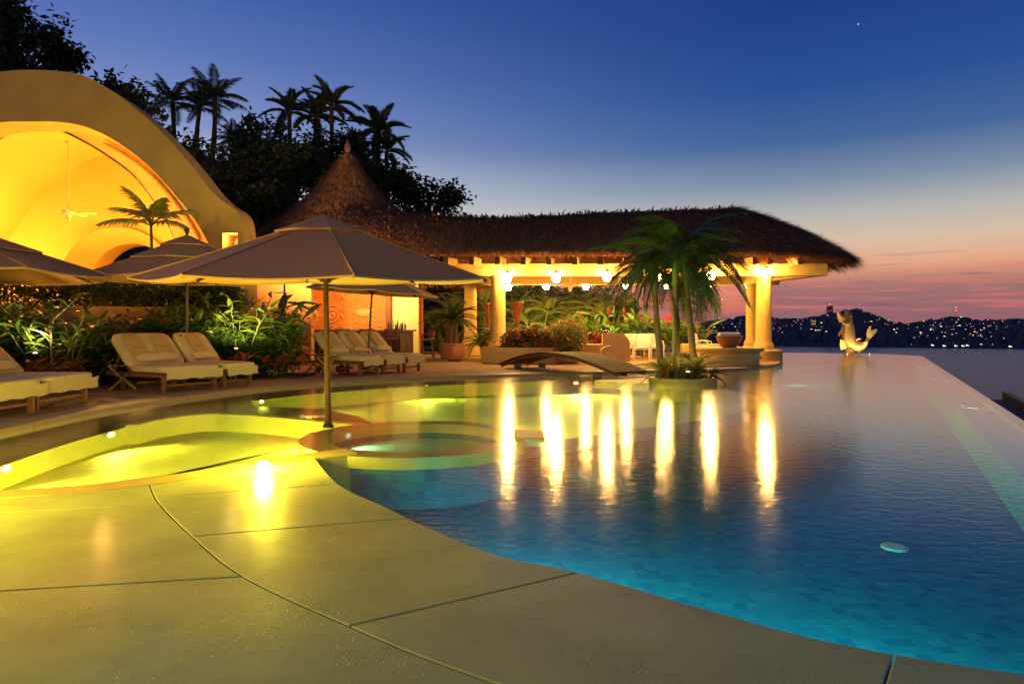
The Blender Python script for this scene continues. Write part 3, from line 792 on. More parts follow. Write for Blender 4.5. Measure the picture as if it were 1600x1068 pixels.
def thatch_straw(fn, n, u_rng, v_rng, L, Wd, lift, vbias=1.0, courses=False):
    u = nrng.uniform(*u_rng, n); v = v_rng[0] + (v_rng[1]-v_rng[0])*nrng.uniform(0,1,n)**vbias
    v = np.clip(np.floor(v*17)/17 + nrng.normal(0,.010,n) + .012*np.sin(u*90) + .01*np.sin(u*231+v*9), v_rng[0], v_rng[1]) if courses else v
    P = np.array([fn(a, b) for a, b in zip(u, v)])
    P2 = np.array([fn(a, b+.02) for a, b in zip(u, v)])
    Pu = np.array([fn(a+.004, b) for a, b in zip(u, v)])
    D = P2-P; D /= np.linalg.norm(D, axis=1, keepdims=True)
    T = Pu-P; N = np.cross(T, D); N /= np.linalg.norm(N, axis=1, keepdims=True)+1e-9
    N *= np.sign(N[:,2:3]+1e-9)
    return straw_mesh('straw', P, D, N, L, Wd, lift, straw_l)

# ---- bar hut under the pointed roof
bar = thing('thatched_bar', 'round bar hut with a steep pointed palm thatch roof behind the umbrella', 'bar hut', (-6.75, 28, 0))
cone_prof = [(.10,8.35),(.32,7.95),(.72,7.45),(1.22,6.85),(1.85,6.25),(2.55,5.65),(3.3,5.12),(4.1,4.55),(4.9,3.85),(5.5,3.25),(5.9,2.85)]
def cone_fn(u, v):
    t = u*2*PI
    s = v*(len(cone_prof)-1); i = max(0, min(len(cone_prof)-2, int(s))); f = s-i
    r = cone_prof[i][0]*(1-f)+cone_prof[i+1][0]*f; z = cone_prof[i][1]*(1-f)+cone_prof[i+1][1]*f
    if v > 1: r = cone_prof[-1][0] + (v-1)*2; z = cone_prof[-1][1]-(v-1)*3
    return np.array((r*math.cos(t)*.93, r*math.sin(t)*.9, z))
MB().sheet(thatch_surface(cone_fn, np.linspace(0,1,49), np.linspace(0,1,23))).build('thatch_roof', thatch_u, bar, smooth='all')
link('straw', thatch_straw(cone_fn, 15000, (.45,1.05), (0,1.0), .55, .045, .10, .6, True), bar, kind='stuff')
MB().lathe([(.12,-.15),(.13,.0),(.09,.08),(.12,.16),(.14,.26),(.11,.40),(.05,.54),(.01,.62)], 14, (0,0,8.3)).build('finial', wood, bar, smooth=True)
MB().box((-3.3,-2.6,1.5), (1.9,.3,3.0)).build('left_wall', stucco_or, bar)
MB().box((.75+1.65,.05,1.55), (1.05,.3,3.1)).build('right_wall', mat('pale_yellow_plaster', (.76,.64,.34), .85, noise=.05), bar)
MB().box((-.15,.42,1.55), (6.4,.3,3.1)).build('mural_wall', mural_m, bar)
MB().box((0,0,.04), (9,8.6,.10)).build('bar_floor', deck_stone, bar)
for x, w in ((-2.05,.42), (1.66,.22)):
    MB().box((x,.18,1.55), (w,.2,3.05), .02).build('mural_frame', frame_red, bar)
MB().box((-.2,.18,.22), (3.5,.2,.22), .02).build('mural_frame', frame_red, bar)
# raised relief of sea creatures on the mural
def mp_(px, py): # mural point
    p = at(px, py, 28.22) - Vector((-6.75,28,0)); return p
def relief(name, pts, r, lab=None):
    return MB().tube(pts, r, 6).build(name, relief_m, bar, smooth=True)
def spiral(px, py, turns, r0, k=.02):
    c = mp_(px, py); return [(c.x+(r0*(1-i/46))*math.cos(i/46*turns*2*PI+.6), c.y, c.z+(r0*(1-i/46))*math.sin(i/46*turns*2*PI+.6)) for i in range(44)]
relief('nautilus_relief', spiral(519, 492, 2.4, .42), .035)
st = MB(); c = mp_(534, 461)
for k in range(5):
    a = 2*PI*k/5+.4; st.tube([(c.x,c.y,c.z), (c.x+.16*math.cos(a),c.y,c.z+.16*math.sin(a)), (c.x+.30*math.cos(a),c.y,c.z+.30*math.sin(a))], [.07,.05,.015], 6)
st.build('starfish_relief', relief_m, bar, smooth=True)
relief('seahorse_relief', [mp_(*p) for p in [(497,467),(492,472),(490,480),(493,487),(496,493),(494,501),(489,505),(485,502)]], [.05,.09,.10,.12,.09,.06,.04,.02])
fs = MB(); c = mp_(567, 488); fs.ball((c.x, c.y, c.z), .34, 12, 1, .12, .55); fs.tube([(c.x+.3,c.y,c.z),(c.x+.52,c.y,c.z+.2)], [.06,.02], 6); fs.tube([(c.x+.3,c.y,c.z),(c.x+.52,c.y,c.z-.2)], [.06,.02], 6)
fs.build('fish_relief', relief_m, bar, smooth=True)
sw = MB()
for k in range(70):
    px, py = rnd.uniform(478, 602), rnd.uniform(444, 512); c = mp_(px, py); a = rnd.uniform(0, 2*PI); L = rnd.uniform(.12,.4); cv_ = rnd.uniform(-3,3)
    sw.tube([(c.x+L*(t-.5)*math.cos(a+cv_*(t-.5)), c.y+.005, c.z+L*(t-.5)*math.sin(a+cv_*(t-.5))) for t in (0,.25,.5,.75,1)], [.008,.026,.03,.022,.006], 5)
sw.build('wave_relief', relief_m, bar, kind='stuff', smooth=True)
lamp('bar_lamp', bar, (-.6,-2.0,2.75), 330, (1,.42,.08), .25, 'SPOT', (0,1,-.42), 140, .6)
lamp('bar_lamp', bar, (1.9,-1.6,2.7), 330, (1,.62,.20), .22, 'SPOT', (.1,1,-.42), 140, .6)
lamp('bar_lamp', bar, (-3.3,-3.8,2.3), 260, (1,.46,.10), .1, 'SPOT', (0,1,-.4), 150, .6)
for p in ((-.6,-2.0,2.88), (1.9,-1.6,2.83), (-3.3,-3.8,2.43)):
    MB().lathe([(.13,-.06),(.10,.0),(.03,.06),(.03,.4)], 12, p).build('lamp_shade', iron, bar, smooth=True)

# ---- colonnade pavilion with the long thatch roof
pav = thing('thatched_pavilion', 'long open pavilion with cream columns and a drooping palm thatch roof by the pool', 'pavilion', (0, 24, 0))
def column(px, Y, base=True):
    x = (px-800)/F*Y
    prof = [(.43,.05),(.43,.38),(.41,.42),(.35,.46),(.35,.60),(.31,.66),(.275,.74),(.265,1.6),(.25,2.86),(.255,2.90),(.30,2.93),(.30,3.02)]
    o = MB().lathe(prof, 28).build('column', column_m, pav, smooth=35); o.location = (x, Y-24, 0); return o
for px, Y in ((778,24.0), (1193,24.2), (735,28.6), (1176,28.6)): column(px, Y)
plinth = MB().lathe([(.62,.0),(.64,.02),(.64,.40),(.60,.45),(.0,.45)], 36).build('column_plinth', column_m, pav, smooth=35); plinth.location = ((1190-800)/F*24.2+.06, .2, 0)
MB().box((4.2, .0, 3.235), (13.6, .46, .43), .02).build('front_beam', cream_wall, pav)
MB().box((4.6, 5.0, 3.235), (13.4, .42, .43), .02).build('rear_beam', cream_wall, pav)
MB().beam((10.75, .0, 3.235), (9.9, 5.0, 3.235), .4, .425).build('end_beam', cream_wall, pav)
MB().beam((4.3, .0, 3.23), (4.6, 5.0, 3.23), .3, .40).build('cross_beam', cream_wall, pav)
def joist(px, j):
    x0 = (px-800)/F*23.2
    dx = np.interp(px, [700,1200], [.40,-.10])
    a = Vector((x0, -.8, 3.49)); b2 = a + Vector((dx*7.2, 7.2, 0))
    jo = MB().beam(a, b2, .17, .26).build('joist', wood_o, pav)
    MB().beam(a-Vector((dx*.02,.02,0)), a-Vector((dx*.004,.004,0)), .175, .265).build('joist_end', end_shade, jo)
for j in range(15): joist(697+j*40.2 if j < 13 else 1203+(j-13)*47, j)
MB().box((3.9, -.86, 3.67), (13.4, .05, .06)).build('fascia_board', wood_o, pav)
spine_z = lambda x: float(np.interp(x, [-7,-5,-3,-1,1,3,6,8.2,9], [6.1,5.75,5.55,5.45,5.50,5.62,5.74,5.80,5.78]))
X0, X1 = -6.2, 8.4; YR = 2.4
def pav_fn(u, v):
    """u 0..1 along the rim: front straight, round end, back straight; v 0 ridge..1 eave"""
    a = u*3.0
    dr = max(0.0, v)
    zs = lambda zr, ze: zr-(zr-ze)*(.82*dr**1.15+.18*dr**3) if dr <= 1 else ze-(dr-1)*2.5
    if a < 1.2:
        x = X0 + (X1-X0)*a/1.2
        return np.array((x, YR-3.45*dr, zs(spine_z(x), 3.86)))
    if a < 1.8:
        t = (a-1.2)/.6*PI - PI/2; k = max(0., math.cos(t))
        rx, ry = 4.38, 3.45
        return np.array((X1+rx*dr*math.cos(t), YR+ry*dr*math.sin(t), zs(5.80, 3.86-.02*k)))
    x = X1 - (X1-X0)*(a-1.8)/1.2
    return np.array((x, YR+3.45*dr, zs(spine_z(x), 3.86)))
us = np.concatenate([np.linspace(0,.4,30), np.linspace(.4,.6,30)[1:], np.linspace(.6,1,14)[1:]])
MB().sheet(thatch_surface(pav_fn, us, np.linspace(0,1,14))).build('thatch_roof', thatch_u, pav, smooth='all')
under = lambda u, v: pav_fn(u, v) - np.array((0,0,.16))
MB().sheet(thatch_surface(under, us, np.linspace(.05,.97,10))).build('roof_lining', wood_o, pav, smooth='all')
link('straw', thatch_straw(pav_fn, 26000, (.0,.62), (0,1.0), .48, .04, .09, .8, True), pav, kind='stuff')
n = 5200
link('eave_straw', thatch_straw(pav_fn, n, (.03,.66), (.93,1.03), .42, .035, .03, 1.0), pav, kind='stuff')
n2 = 2600
P_ = straw = thatch_straw(pav_fn, n2, (.40,.60), (.90,1.02), .62, .03, -.16, 1.0)
link('end_fringe', P_, pav, kind='stuff')
ceiling_fan('ceiling_fan', 'pale ceiling fan under the pavilion roof between hanging lamps', at(891, 447, 27.0), .6, 4, .85, .3)

# ---- hanging lamps of the pavilion: cap, glass jar, rod
def pendant_meshes():
    g = MB().lathe([(.03,-.20),(.085,-.19),(.13,-.12),(.14,-.04),(.12,.05),(.085,.10)], 14).mesh('glass_jar', bulb_m, smooth=True)
    c = MB().lathe([(.085,.10),(.11,.11),(.10,.16),(.05,.20),(.02,.22)], 14).mesh('cap', mat('lamp_cap_metal', (.55,.38,.16), .4, metal=.3), smooth=True)
    r = MB().tube([(0,0,.2),(0,0,.48)], .012, 6).mesh('rod', iron)
    return g, c, r
PG, PC, PR = pendant_meshes()
pend = [(793,433,23.52,'front'),(869,433,23.52,'front'),(948.4,431.5,23.52,'front'),(1030,430,23.52,'front'),(1111,429.5,23.52,'front'),(1197,426.5,23.5,'front'),
        (794,447.5,29.0,'rear'),(853.5,445.5,29.0,'rear'),(915.3,446,29.0,'rear'),(978.4,446,29.0,'rear'),(1042,445.5,29.0,'rear'),(1105.6,444.5,29.0,'rear'),(1169.5,443.6,29.0,'rear')]
plab = ['front lamp hanging beside the left pavilion column', 'front lamp hanging above the round potted bush', 'front lamp hanging just left of the island palms', 'front lamp hidden behind the island palm crowns',
        'front lamp hanging just right of the palm crowns', 'front lamp hanging before the right pavilion column',
        'rear lamp below the leftmost front lamp', 'rear lamp just left of the pavilion ceiling fan', 'rear lamp just right of the pavilion ceiling fan', 'rear lamp seen through the left palm fronds',
        'rear lamp behind the palm trunks', 'rear lamp right of the palm crown against pink sky', 'rear lamp beside the back right pavilion column']
for (px, py, Y, row), lb_ in zip(pend, plab):
    t = thing('hanging_lamp', 'glowing glass jar ' + lb_, 'lamp', at(px, py, Y)+Vector((0,0,.03)), 0, 'hanging lamps of the pavilion')
    link('glass_jar', PG, t); link('cap', PC, t); link('rod', PR, t)
# ================================================================== PLANTS
def rotmats(az, pitch, roll):
    """arrays of 3x3 matrices: X axis points out along the leaf"""
    ca, sa, cp, sp_, cr, sr = np.cos(az), np.sin(az), np.cos(pitch), np.sin(pitch), np.cos(roll), np.sin(roll)
    X = np.stack([ca*cp, sa*cp, sp_], -1); Y0 = np.stack([-sa, ca, 0*sa], -1); Z0 = np.cross(X, Y0)
    Y = Y0*cr[:,None]+Z0*sr[:,None]; return X, Y, np.cross(X, Y)
def leaves_mesh(name, P, az, pitch, roll, L, Wd, m, fold=.12):
    """pointed leaf of two folded quads at each point"""
    n = len(P); X, Y, Z = rotmats(az, pitch, roll); L = np.broadcast_to(L, (n,))[:,None]; Wd = np.broadcast_to(Wd, (n,))[:,None]
    a = P; m1 = P+X*L*.5-Z*L*fold*.3; t = P+X*L-Z*L*fold
    V = np.stack([a, m1+Y*Wd*.5+Z*Wd*.12, t, m1-Y*Wd*.5+Z*Wd*.12, m1], 1).reshape(-1,3)
    k = np.arange(n)[:,None]*5
    F_ = np.concatenate([k+np.array([[0,4,1]]), k+np.array([[4,2,1]]), k+np.array([[0,3,4]]), k+np.array([[4,3,2]])], 0)
    return fast_mesh(name, V, F_, m)
def cloud(n, c, r, clumps, spread, shell=.55):
    """leaf positions gathered in clumps through an ellipsoid"""
    d = nrng.normal(size=(clumps,3)); d /= np.linalg.norm(d, axis=1, keepdims=True)
    cc = d*(shell+(1-shell)*nrng.uniform(0,1,(clumps,1)))**.7
    cc[:,2] = np.where(cc[:,2] < -.5, -cc[:,2]*.4, cc[:,2])
    i = nrng.integers(0, clumps, n)
    P = (cc[i] + nrng.normal(0, spread, (n,3)))*np.array(r) + np.array(c)
    return P, cc*np.array(r)+np.array(c)
def rand_leaves(name, P, L, Wd, m, droop=-.2):
    n = len(P)
    return leaves_mesh(name, P, nrng.uniform(0,2*PI,n), nrng.normal(droop,.5,n), nrng.normal(0,.6,n), L*nrng.uniform(.6,1.3,n), Wd*nrng.uniform(.7,1.2,n), m)
def broadleaf(label, base, c, r, n=2600, clumps=46, L=.42, Wd=.22, spread=.15, name='broadleaf_tree', group=None, m=None):
    t = thing(name, label, 'tree', base, 0, group)
    c = Vector(c)-Vector(base)
    P, cc = cloud(n, c, r, clumps, spread)
    tm = MB(); fork = Vector((c.x*.6, c.y*.6, max(.5, c.z-r[2]*.7)))
    tm.tube([(0,0,-.8), fork*.5+Vector((.1,0,0)), fork], [.30,.22,.17], 7)
    tm.build('trunk', bark, t, smooth=True)
    bb = MB()
    for q in cc[::2]:
        q = Vector(q); bb.tube([fork, fork.lerp(q,.5)+Vector((0,0,.25)), q], [.10,.06,.02], 5, cap=False)
    bb.build('branches', bark, t)
    link('crown', rand_leaves('crown', P, L, Wd, m or leaf_dk), t, kind='stuff')
    return t
def at3(px, py, Y): return tuple(at(px, py, Y))
def tree_px(label, px, py, rx, ry, Y, **kw):
    c = at(px, py, Y); s = Y/F
    base = (c.x+.3, Y, hill_z(c.x, Y) if Y > 29 else 0.0)
    return broadleaf(label, base, c, (rx*s, rx*s*.8, ry*s), **kw)
for a in [
    ('tall dark broadleaf tree rising above the villa arch at the far left', 20, 90, 95, 75, 27, dict(n=5600, clumps=80, L=.30, Wd=.16, spread=.13)),
    ('dark tree with ragged outline peeping over the right shoulder of the villa arch', 175, 185, 75, 62, 27, dict(n=3800, clumps=60, L=.28, Wd=.15)),
    ('dark low tree between the villa arch and the palm group', 275, 270, 60, 60, 31, dict(n=2600, clumps=50, L=.3, Wd=.16)),
    ('open leafy tree standing between the left palms and the tall palms', 412, 232, 42, 55, 40, dict(n=1500, clumps=34, L=.42, Wd=.22, spread=.11)),
    ('dense dark tree mass right behind the villa window pier', 365, 300, 90, 75, 36, dict(n=4200, clumps=64, L=.36, Wd=.19)),
    ('dense dark tree left of the pointed bar roof', 450, 280, 75, 66, 38, dict(n=3600, clumps=60, L=.38, Wd=.2)),
    ('dark tree directly behind the tip of the pointed roof', 525, 262, 60, 60, 42, dict(n=2800, clumps=48, L=.42, Wd=.22)),
    ('dark round tree just right of the pointed roof', 600, 300, 52, 52, 40, dict(n=2600, clumps=44, L=.4, Wd=.2)),
    ('low spreading dark tree above the roof ridge at the right end of the grove', 668, 318, 58, 42, 42, dict(n=2600, clumps=44, L=.36, Wd=.18)),
    ('dark understorey tree beside the villa wall under the palms', 415, 345, 70, 55, 33, dict(n=2600, clumps=46, L=.32, Wd=.18)),
    ]:
    tree_px(*a[:6], **a[6])

# ---- palms: trunk, separate fronds of leaflets
def frond_mesh(name, L, droop, leaf, n, m, vee=.5, sag=.35, w=.05, base=.12, ragged=0.0, fwd=.75):
    """arching rib along +X with leaflets on both sides"""
    ts = np.linspace(0,1,12)
    rib = lambda t: Vector((L*t*(1-.16*droop*t), 0, L*(.30*t - droop*t*t)))
    mb = MB(); pts = [rib(t) for t in ts]
    mb.tube(pts, [.028*(1-.8*t)*(L/2)**.5+.004 for t in ts], 5, cap=False)
    vs, fs = [], []
    for i in range(n):
        t = base+(1-base)*(i+.5)/n
        p = rib(t); d = (rib(min(1,t+.02))-rib(t-.02)).normalized(); up = Vector((-d.z,0,d.x))
        ll = leaf*(math.sin(PI*min(1,.18+.80*t))**.6)*rnd.uniform(.85,1.1)
        if ragged and rnd.random() < ragged: ll *= rnd.uniform(.3,.7)
        for sgn in (-1,1):
            out = (Vector((0,sgn,0))*(1-.35*t) + d*(fwd*(.55+.8*t)) + up*vee).normalized()
            tip = p + out*ll + Vector((0,0,-sag*ll*rnd.uniform(.7,1.3)))
            mid = p + out*ll*.5 + Vector((0,0,-.06*ll))
            wv = d*w*.5
            k = len(vs); vs += [p-wv*.5, p+wv*.5, mid+wv, tip, mid-wv]; fs += [(k,k+1,k+2,k+4),(k+4,k+2,k+3)]
    mb.add(vs, fs)
    me = bpy.data.meshes.new(name); me.from_pydata(mb.v, [], mb.f); me.materials.append(m); return me
def palm(label, base, top, fr_meshes, nf, group=None, r0=.16, r1=.11, lean=(0,0), name='palm_tree', cat='palm', tm=None, pitch=(-.5,1.15), crownshaft=None, spear=True, scale=1.0, bend=.0):
    base, top = Vector(base), Vector(top); t = thing(name, label, cat, base, 0, group)
    h = top-base; mid = h*.5+Vector((bend, 0, 0))
    pts = [Vector((0,0,-.1)), h*.08, h*.3+Vector((bend*.8,0,0)), mid, h*.75+Vector((bend*.6,0,0)), h]
    MB().tube(pts, [r0*1.25, r0, (r0*2+r1)/3, (r0+r1)/2, r1, r1], 10).build('trunk', tm or palm_bark, t, smooth=True)
    if crownshaft: MB().tube([h-Vector((0,0,.05)), h+Vector((0,0,.28)), h+Vector((0,0,.55))], [r1*1.25, r1*1.15, r1*.55], 10).build('crownshaft', crownshaft, t, smooth=True)
    k0 = rnd.uniform(0, 6)
    for i in range(nf):
        a = k0 + i*2.39996; f = (i+.5)/nf; p = pitch[0] + (pitch[1]-pitch[0])*f
        o = link('frond', fr_meshes[i % len(fr_meshes)], t, loc=h+Vector((0,0,(.5 if crownshaft else 0)*(1 if f > 0 else 1))), scale=scale*rnd.uniform(.88,1.08))
        o.rotation_euler = Euler((rnd.uniform(-.25,.25), -p, a), 'XYZ')
    return t
fm = [frond_mesh('frond', 3.0, d, .85, 30, leaf_dk, vee=.25, sag=.55, w=.10, ragged=.12) for d in (.30,.45,.6)]
fmr = [frond_mesh('frond', 2.7, d, .75, 30, leaf_dk, vee=.7, sag=.30, w=.12) for d in (.35,.5,.62)]
G = 'silhouetted palms above the grove'
def bgpalm(label, px, py, pbase, Y, nf, ms, sc=1.0, **kw):
    tp = at(px, py+16, Y); sc = sc*.88; bx = at(pbase, 300, Y).x
    palm(label, (bx, Y, hill_z(bx, Y)-.2), tp, ms, nf, G, r0=.20, r1=.13, tm=bark, scale=sc, **kw)
bgpalm('feathery coconut palm silhouette, leftmost of the group over the villa', 270, 145, 272, 40, 17, fm, .72, bend=.05)
bgpalm('coconut palm with hanging skirt in the middle of the left palm trio', 312, 152, 306, 42, 16, fm, .66, bend=-.1)
bgpalm('tallest coconut palm of the left trio with a wide drooping crown', 336, 140, 322, 41, 19, fm, .80, bend=.2)
bgpalm('short shaggy palm with a round crown just right of the left trio', 366, 202, 364, 40, 22, fm, .56, bend=0)
bgpalm('tall royal palm with its crown standing free left of the central pair', 452, 160, 455, 42, 15, fmr, .84, bend=0)
bgpalm('left palm of the central pair with drooping fronds', 493, 168, 492, 43, 16, fmr, .86, bend=0)
bgpalm('right palm of the central pair with fronds sweeping right', 518, 150, 514, 42, 15, fmr, .86, bend=.1)
bgpalm('small palm low beside the thatch finial', 556, 215, 556, 44, 13, fm, .58, bend=0)
bgpalm('palm with a wide star-shaped crown right of the pointed roof', 592, 192, 590, 43, 15, fmr, .92, bend=0)
bgpalm('lower palm leaning beside the star-crowned palm', 604, 222, 598, 43, 13, fmr, .80, bend=.1)

# fishtail-leaved palm in front of the villa arch
ff = [frond_mesh('frond', 1.12, d, .36, 15, leaf_y, vee=.05, sag=.5, w=.085, fwd=.45, base=.2) for d in (.45,.62)]
o = palm('slender palm with broad ribbed leaflets in front of the glowing villa arch', (at(240,430,16.6).x, 16.6, 1.0), at(236, 352, 16.6), ff, 9, None, r0=.05, r1=.035, pitch=(.05,1.15), tm=cane_m, name='slender_palm', spear=False)

# island palms
fi_ = [frond_mesh('frond', 1.62, d, .62, 30, leaf_p, vee=.42, sag=.55, w=.052, base=.16, fwd=.8) for d in (.62,.80,.98)]
shaft = mat('green_crownshaft', (.12,.16,.05), .5, noise=.2)
isl = Vector((3.8, 15.2, 0))
il_ = [('left palm of the three on the little pool island, shortest trunk', (3.45,15.75), (3.32,15.9,2.05), 12),
       ('middle palm of the three on the island with the straightest trunk', (3.62,15.05), (3.60,15.05,2.22), 13),
       ('right palm of the three on the island leaning slightly', (4.08,15.2), (3.88,15.25,2.40), 13)]
for lb_, b_, tp, nf in il_:
    palm(lb_, (b_[0], b_[1], .10), tp, fi_, nf, 'palms on the pool island', r0=.085, r1=.062, crownshaft=shaft, pitch=(-.60,.98), name='island_palm')

# pot-grown cycad
cyp = gr(706.5, 563, .05)
pot = MB().lathe([(.36,.0),(.38,.02),(.42,.12),(.455,.30),(.46,.50),(.475,.52),(.47,.56),(.42,.56),(.40,.48),(.0,.46)], 28).build('terracotta_pot', terracotta, smooth=35)
pot.location = cyp+Vector((0,0,.05)); tag(pot, 'large round terracotta pot holding the cycad at the pool deck', 'pot')
sc_ = MB().lathe([(.34,.0),(.36,.04),(.30,.05),(.0,.05)], 24).build('pot_saucer', clay_d); sc_.location = cyp; tag(sc_, 'dark saucer under the large cycad pot', 'saucer')
fc_ = [frond_mesh('frond', 1.18, d, .17, 34, leaf_p, vee=.35, sag=.1, w=.022, base=.1, fwd=.6) for d in (.40,.60,.80)]
cy_ = thing('cycad', 'cycad with a stout shaggy trunk and a dome of stiff fronds in a terracotta pot', 'cycad', cyp+Vector((0,0,.5)))
cm = MB(); cm.tube([(0,0,0),(0,0,.4),(.02,0,.95)], [.21,.19,.17], 12)
for k in range(150):
    a = k*2.4; z = .03+.9*k/150; r = .20-.03*z; cm.box((r*math.cos(a), r*math.sin(a), z), (.07,.05,.03), 0, rz=a)
cm.build('trunk', clay_d, cy_)
for i in range(34):
    o = link('frond', fc_[i % 3], cy_, loc=(.02,0,.93), scale=rnd.uniform(.85,1.1)); o.rotation_euler = (rnd.uniform(-.3,.3), -(-.35+1.5*(i/34)), i*2.39996)

# ---- leaf shapes for the planting
def leaf_shape(name, L, Wd, m, bend=.25, seg=5):
    rows = []
    for i in range(seg+1):
        t = i/seg; w = Wd*(math.sin(PI*(t*.92+.05))**.8)*.5; z = -bend*L*t*t; x = L*t
        rows.append([(x,-w,z+w*.25), (x,0,z-.0), (x,w,z+w*.25)])
    mb = MB(); mb.sheet(rows); me = bpy.data.meshes.new(name); me.from_pydata(mb.v, [], mb.f); me.materials.append(m)
    me.polygons.foreach_set('use_smooth', [True]*len(me.polygons)); return me
gl1 = [leaf_shape('leaf', .40, .095, leaf_g, b) for b in (.15,.3,.5)]
gl2 = [leaf_shape('leaf', .40, .10, leaf_b, b) for b in (.15,.3,.5)]
gl3 = [leaf_shape('leaf', .26, .11, leaf_r, b) for b in (.2,.4)]
gl4 = [leaf_shape('leaf', .75, .20, leaf_b, b) for b in (.2,.4)]
def cane_plant(label, loc, ncane, h, leaves, per, spread=.5, name='ginger_plant', cat='plant', group=None, flower=None, lean=.35, sc=1.0):
    t = thing(name, label, cat, loc, 0, group)
    for k in range(ncane):
        a = rnd.uniform(0, 2*PI); r = spread*rnd.uniform(.1,.6); hh = h*rnd.uniform(.65,1.05)
        b = Vector((r*math.cos(a), r*math.sin(a), 0)); dirv = Vector((math.cos(a)*lean*rnd.uniform(.5,1.5), math.sin(a)*lean*rnd.uniform(.5,1.5), 0))
        pts = [b + dirv*hh*(s*s) + Vector((0,0,hh*s*(1-.12*s))) for s in (0,.35,.7,1)]
        cn = MB().tube(pts, [.016,.014,.011,.006], 5, cap=False).build('cane', cane_m, t)
        for i in range(per):
            s = .25 + .75*(i+rnd.random()*.6)/per; s = min(s, 1)
            j = min(2, int(s*3)); f = s*3-j; p = pts[j].lerp(pts[j+1], f)
            la = a + (PI/2 if i % 2 else -PI/2) + rnd.uniform(-.8,.8) if i < per-1 else a
            o = link('leaf', rnd.choice(leaves), cn, loc=p, scale=sc*rnd.uniform(.75,1.15))
            o.rotation_euler = (rnd.uniform(-.5,.5), -rnd.uniform(.05,.95), la)
        if flower and k % 2 == 0:
            fl = MB()
            for q in range(7):
                fl.ball((pts[-1].x+rnd.uniform(-.03,.03), pts[-1].y+rnd.uniform(-.03,.03), pts[-1].z+q*.03), .035, 6, 1,1,1.3)
            fl.build('flower', flower, t)
    return t
GP = 'leafy plants in the bed behind the loungers'
plants = [  # px of the base, depth, height, canes, leaves, label
    (-30, 12.6, 2.1, 8, gl1, 8, 'tall ginger clump at the far left behind the left lounger'),
    (25, 13.2, 2.0, 9, gl1, 8, 'ginger clump with pale streaked leaves directly left of the left garden spotlight'),
    (85, 13.0, 1.75, 9, gl1, 8, 'ginger clump arching over the left garden spotlight'),
    (120, 14.2, 1.6, 8, gl1, 7, 'dark ginger clump between the left spotlight and the middle loungers'),
    (175, 14.8, 1.5, 8, gl1, 7, 'low ginger clump behind the backrest of the wide middle lounger'),
    (330, 15.7, 1.55, 8, gl1, 8, 'ginger clump just left of the right garden spotlight'),
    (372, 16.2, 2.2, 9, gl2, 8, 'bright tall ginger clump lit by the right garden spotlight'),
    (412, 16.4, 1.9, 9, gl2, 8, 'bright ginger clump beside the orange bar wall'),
    (438, 16.7, 1.45, 8, gl2, 7, 'small bright ginger at the deck end of the bed'),
]
for px, Y, h, nc, lv, per, lb_ in plants:
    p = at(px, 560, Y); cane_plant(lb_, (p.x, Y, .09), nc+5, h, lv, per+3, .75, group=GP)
for px, Y, lb_ in ((225,15.2,'dark sago palm left of the middle umbrella pole'), (262,15.3,'dark sago palm behind the middle umbrella pole'), (300,15.5,'dark sago palm right of the middle umbrella pole')):
    t = thing('sago_palm', lb_, 'sago palm', (at(px,560,Y).x, Y, .1), 0, GP)
    MB().tube([(0,0,0),(0,0,.5)], [.14,.12], 8).build('trunk', bark, t)
    for i in range(20):
        o = link('frond', fc_[i % 3], t, loc=(0,0,.5), scale=rnd.uniform(.9,1.15)); o.rotation_euler = (rnd.uniform(-.3,.3), -(.1+1.15*(i/20)), i*2.39996)
n = 9000
ul = smoothline([(-11.5,11.6,0), (-10.2,12.4,0), (-9.3,13.5,0), (-8.5,14.5,0), (-7.4,15.4,0), (-6.3,16.1,0), (-5.6,16.6,0)], 6)
A = np.array([tuple(p) for p in ul]); i = nrng.integers(0, len(ul)-1, n); f = nrng.uniform(0,1,(n,1)); P = A[i]*(1-f)+A[i+1]*f
P += nrng.normal(0,1,(n,3))*np.array((.30,.30,0)); P[:,2] = .1 + nrng.uniform(0,1,n)**.8*(1.15+.35*np.sin(P[:,0]*2.3)+.2*np.sin(P[:,1]*5))
ug = leaves_mesh('undergrowth', P, nrng.uniform(0,2*PI,n), nrng.normal(.35,.5,n), nrng.normal(0,.5,n), .27*nrng.uniform(.6,1.3,n), .065*nrng.uniform(.7,1.2,n), leaf_g)
o = link('undergrowth', ug, kind='stuff'); tag(o, 'dense dark leafy undergrowth filling the garden bed', 'undergrowth')
cr_spots = [(28,12.5,'red croton left of the left garden spotlight'), (75,12.5,'red croton right of the left garden spotlight'), (104,12.9,'red croton in shade near the folding table'), (140,13.7,'dim red croton behind the wide middle lounger'), (335,15.0,'red croton left of the right garden spotlight'), (352,15.1,'red croton against the right garden spotlight'), (425,16.0,'small red croton at the edge of the bar terrace')]
for px, Y, lb_ in cr_spots:
    cane_plant(lb_, (at(px,560,Y).x, Y, .09), 6, .62, gl3, 7, .4, 'croton_bush', 'croton', 'red crotons in the garden bed', lean=.5)
# upright banana-like leaves against the villa wall
cane_plant('broad pale leaves standing against the villa wall beside the hedge', (at(395,560,17.0).x, 17.0, .1), 5, 2.2, gl4, 4, .5, 'heliconia_clump', 'heliconia', None)
cane_plant('broad upright leaves behind the bright ginger by the bar wall', (at(440,560,17.6).x, 17.6, .1), 4, 1.9, gl4, 4, .5, 'heliconia_clump', 'heliconia', None)

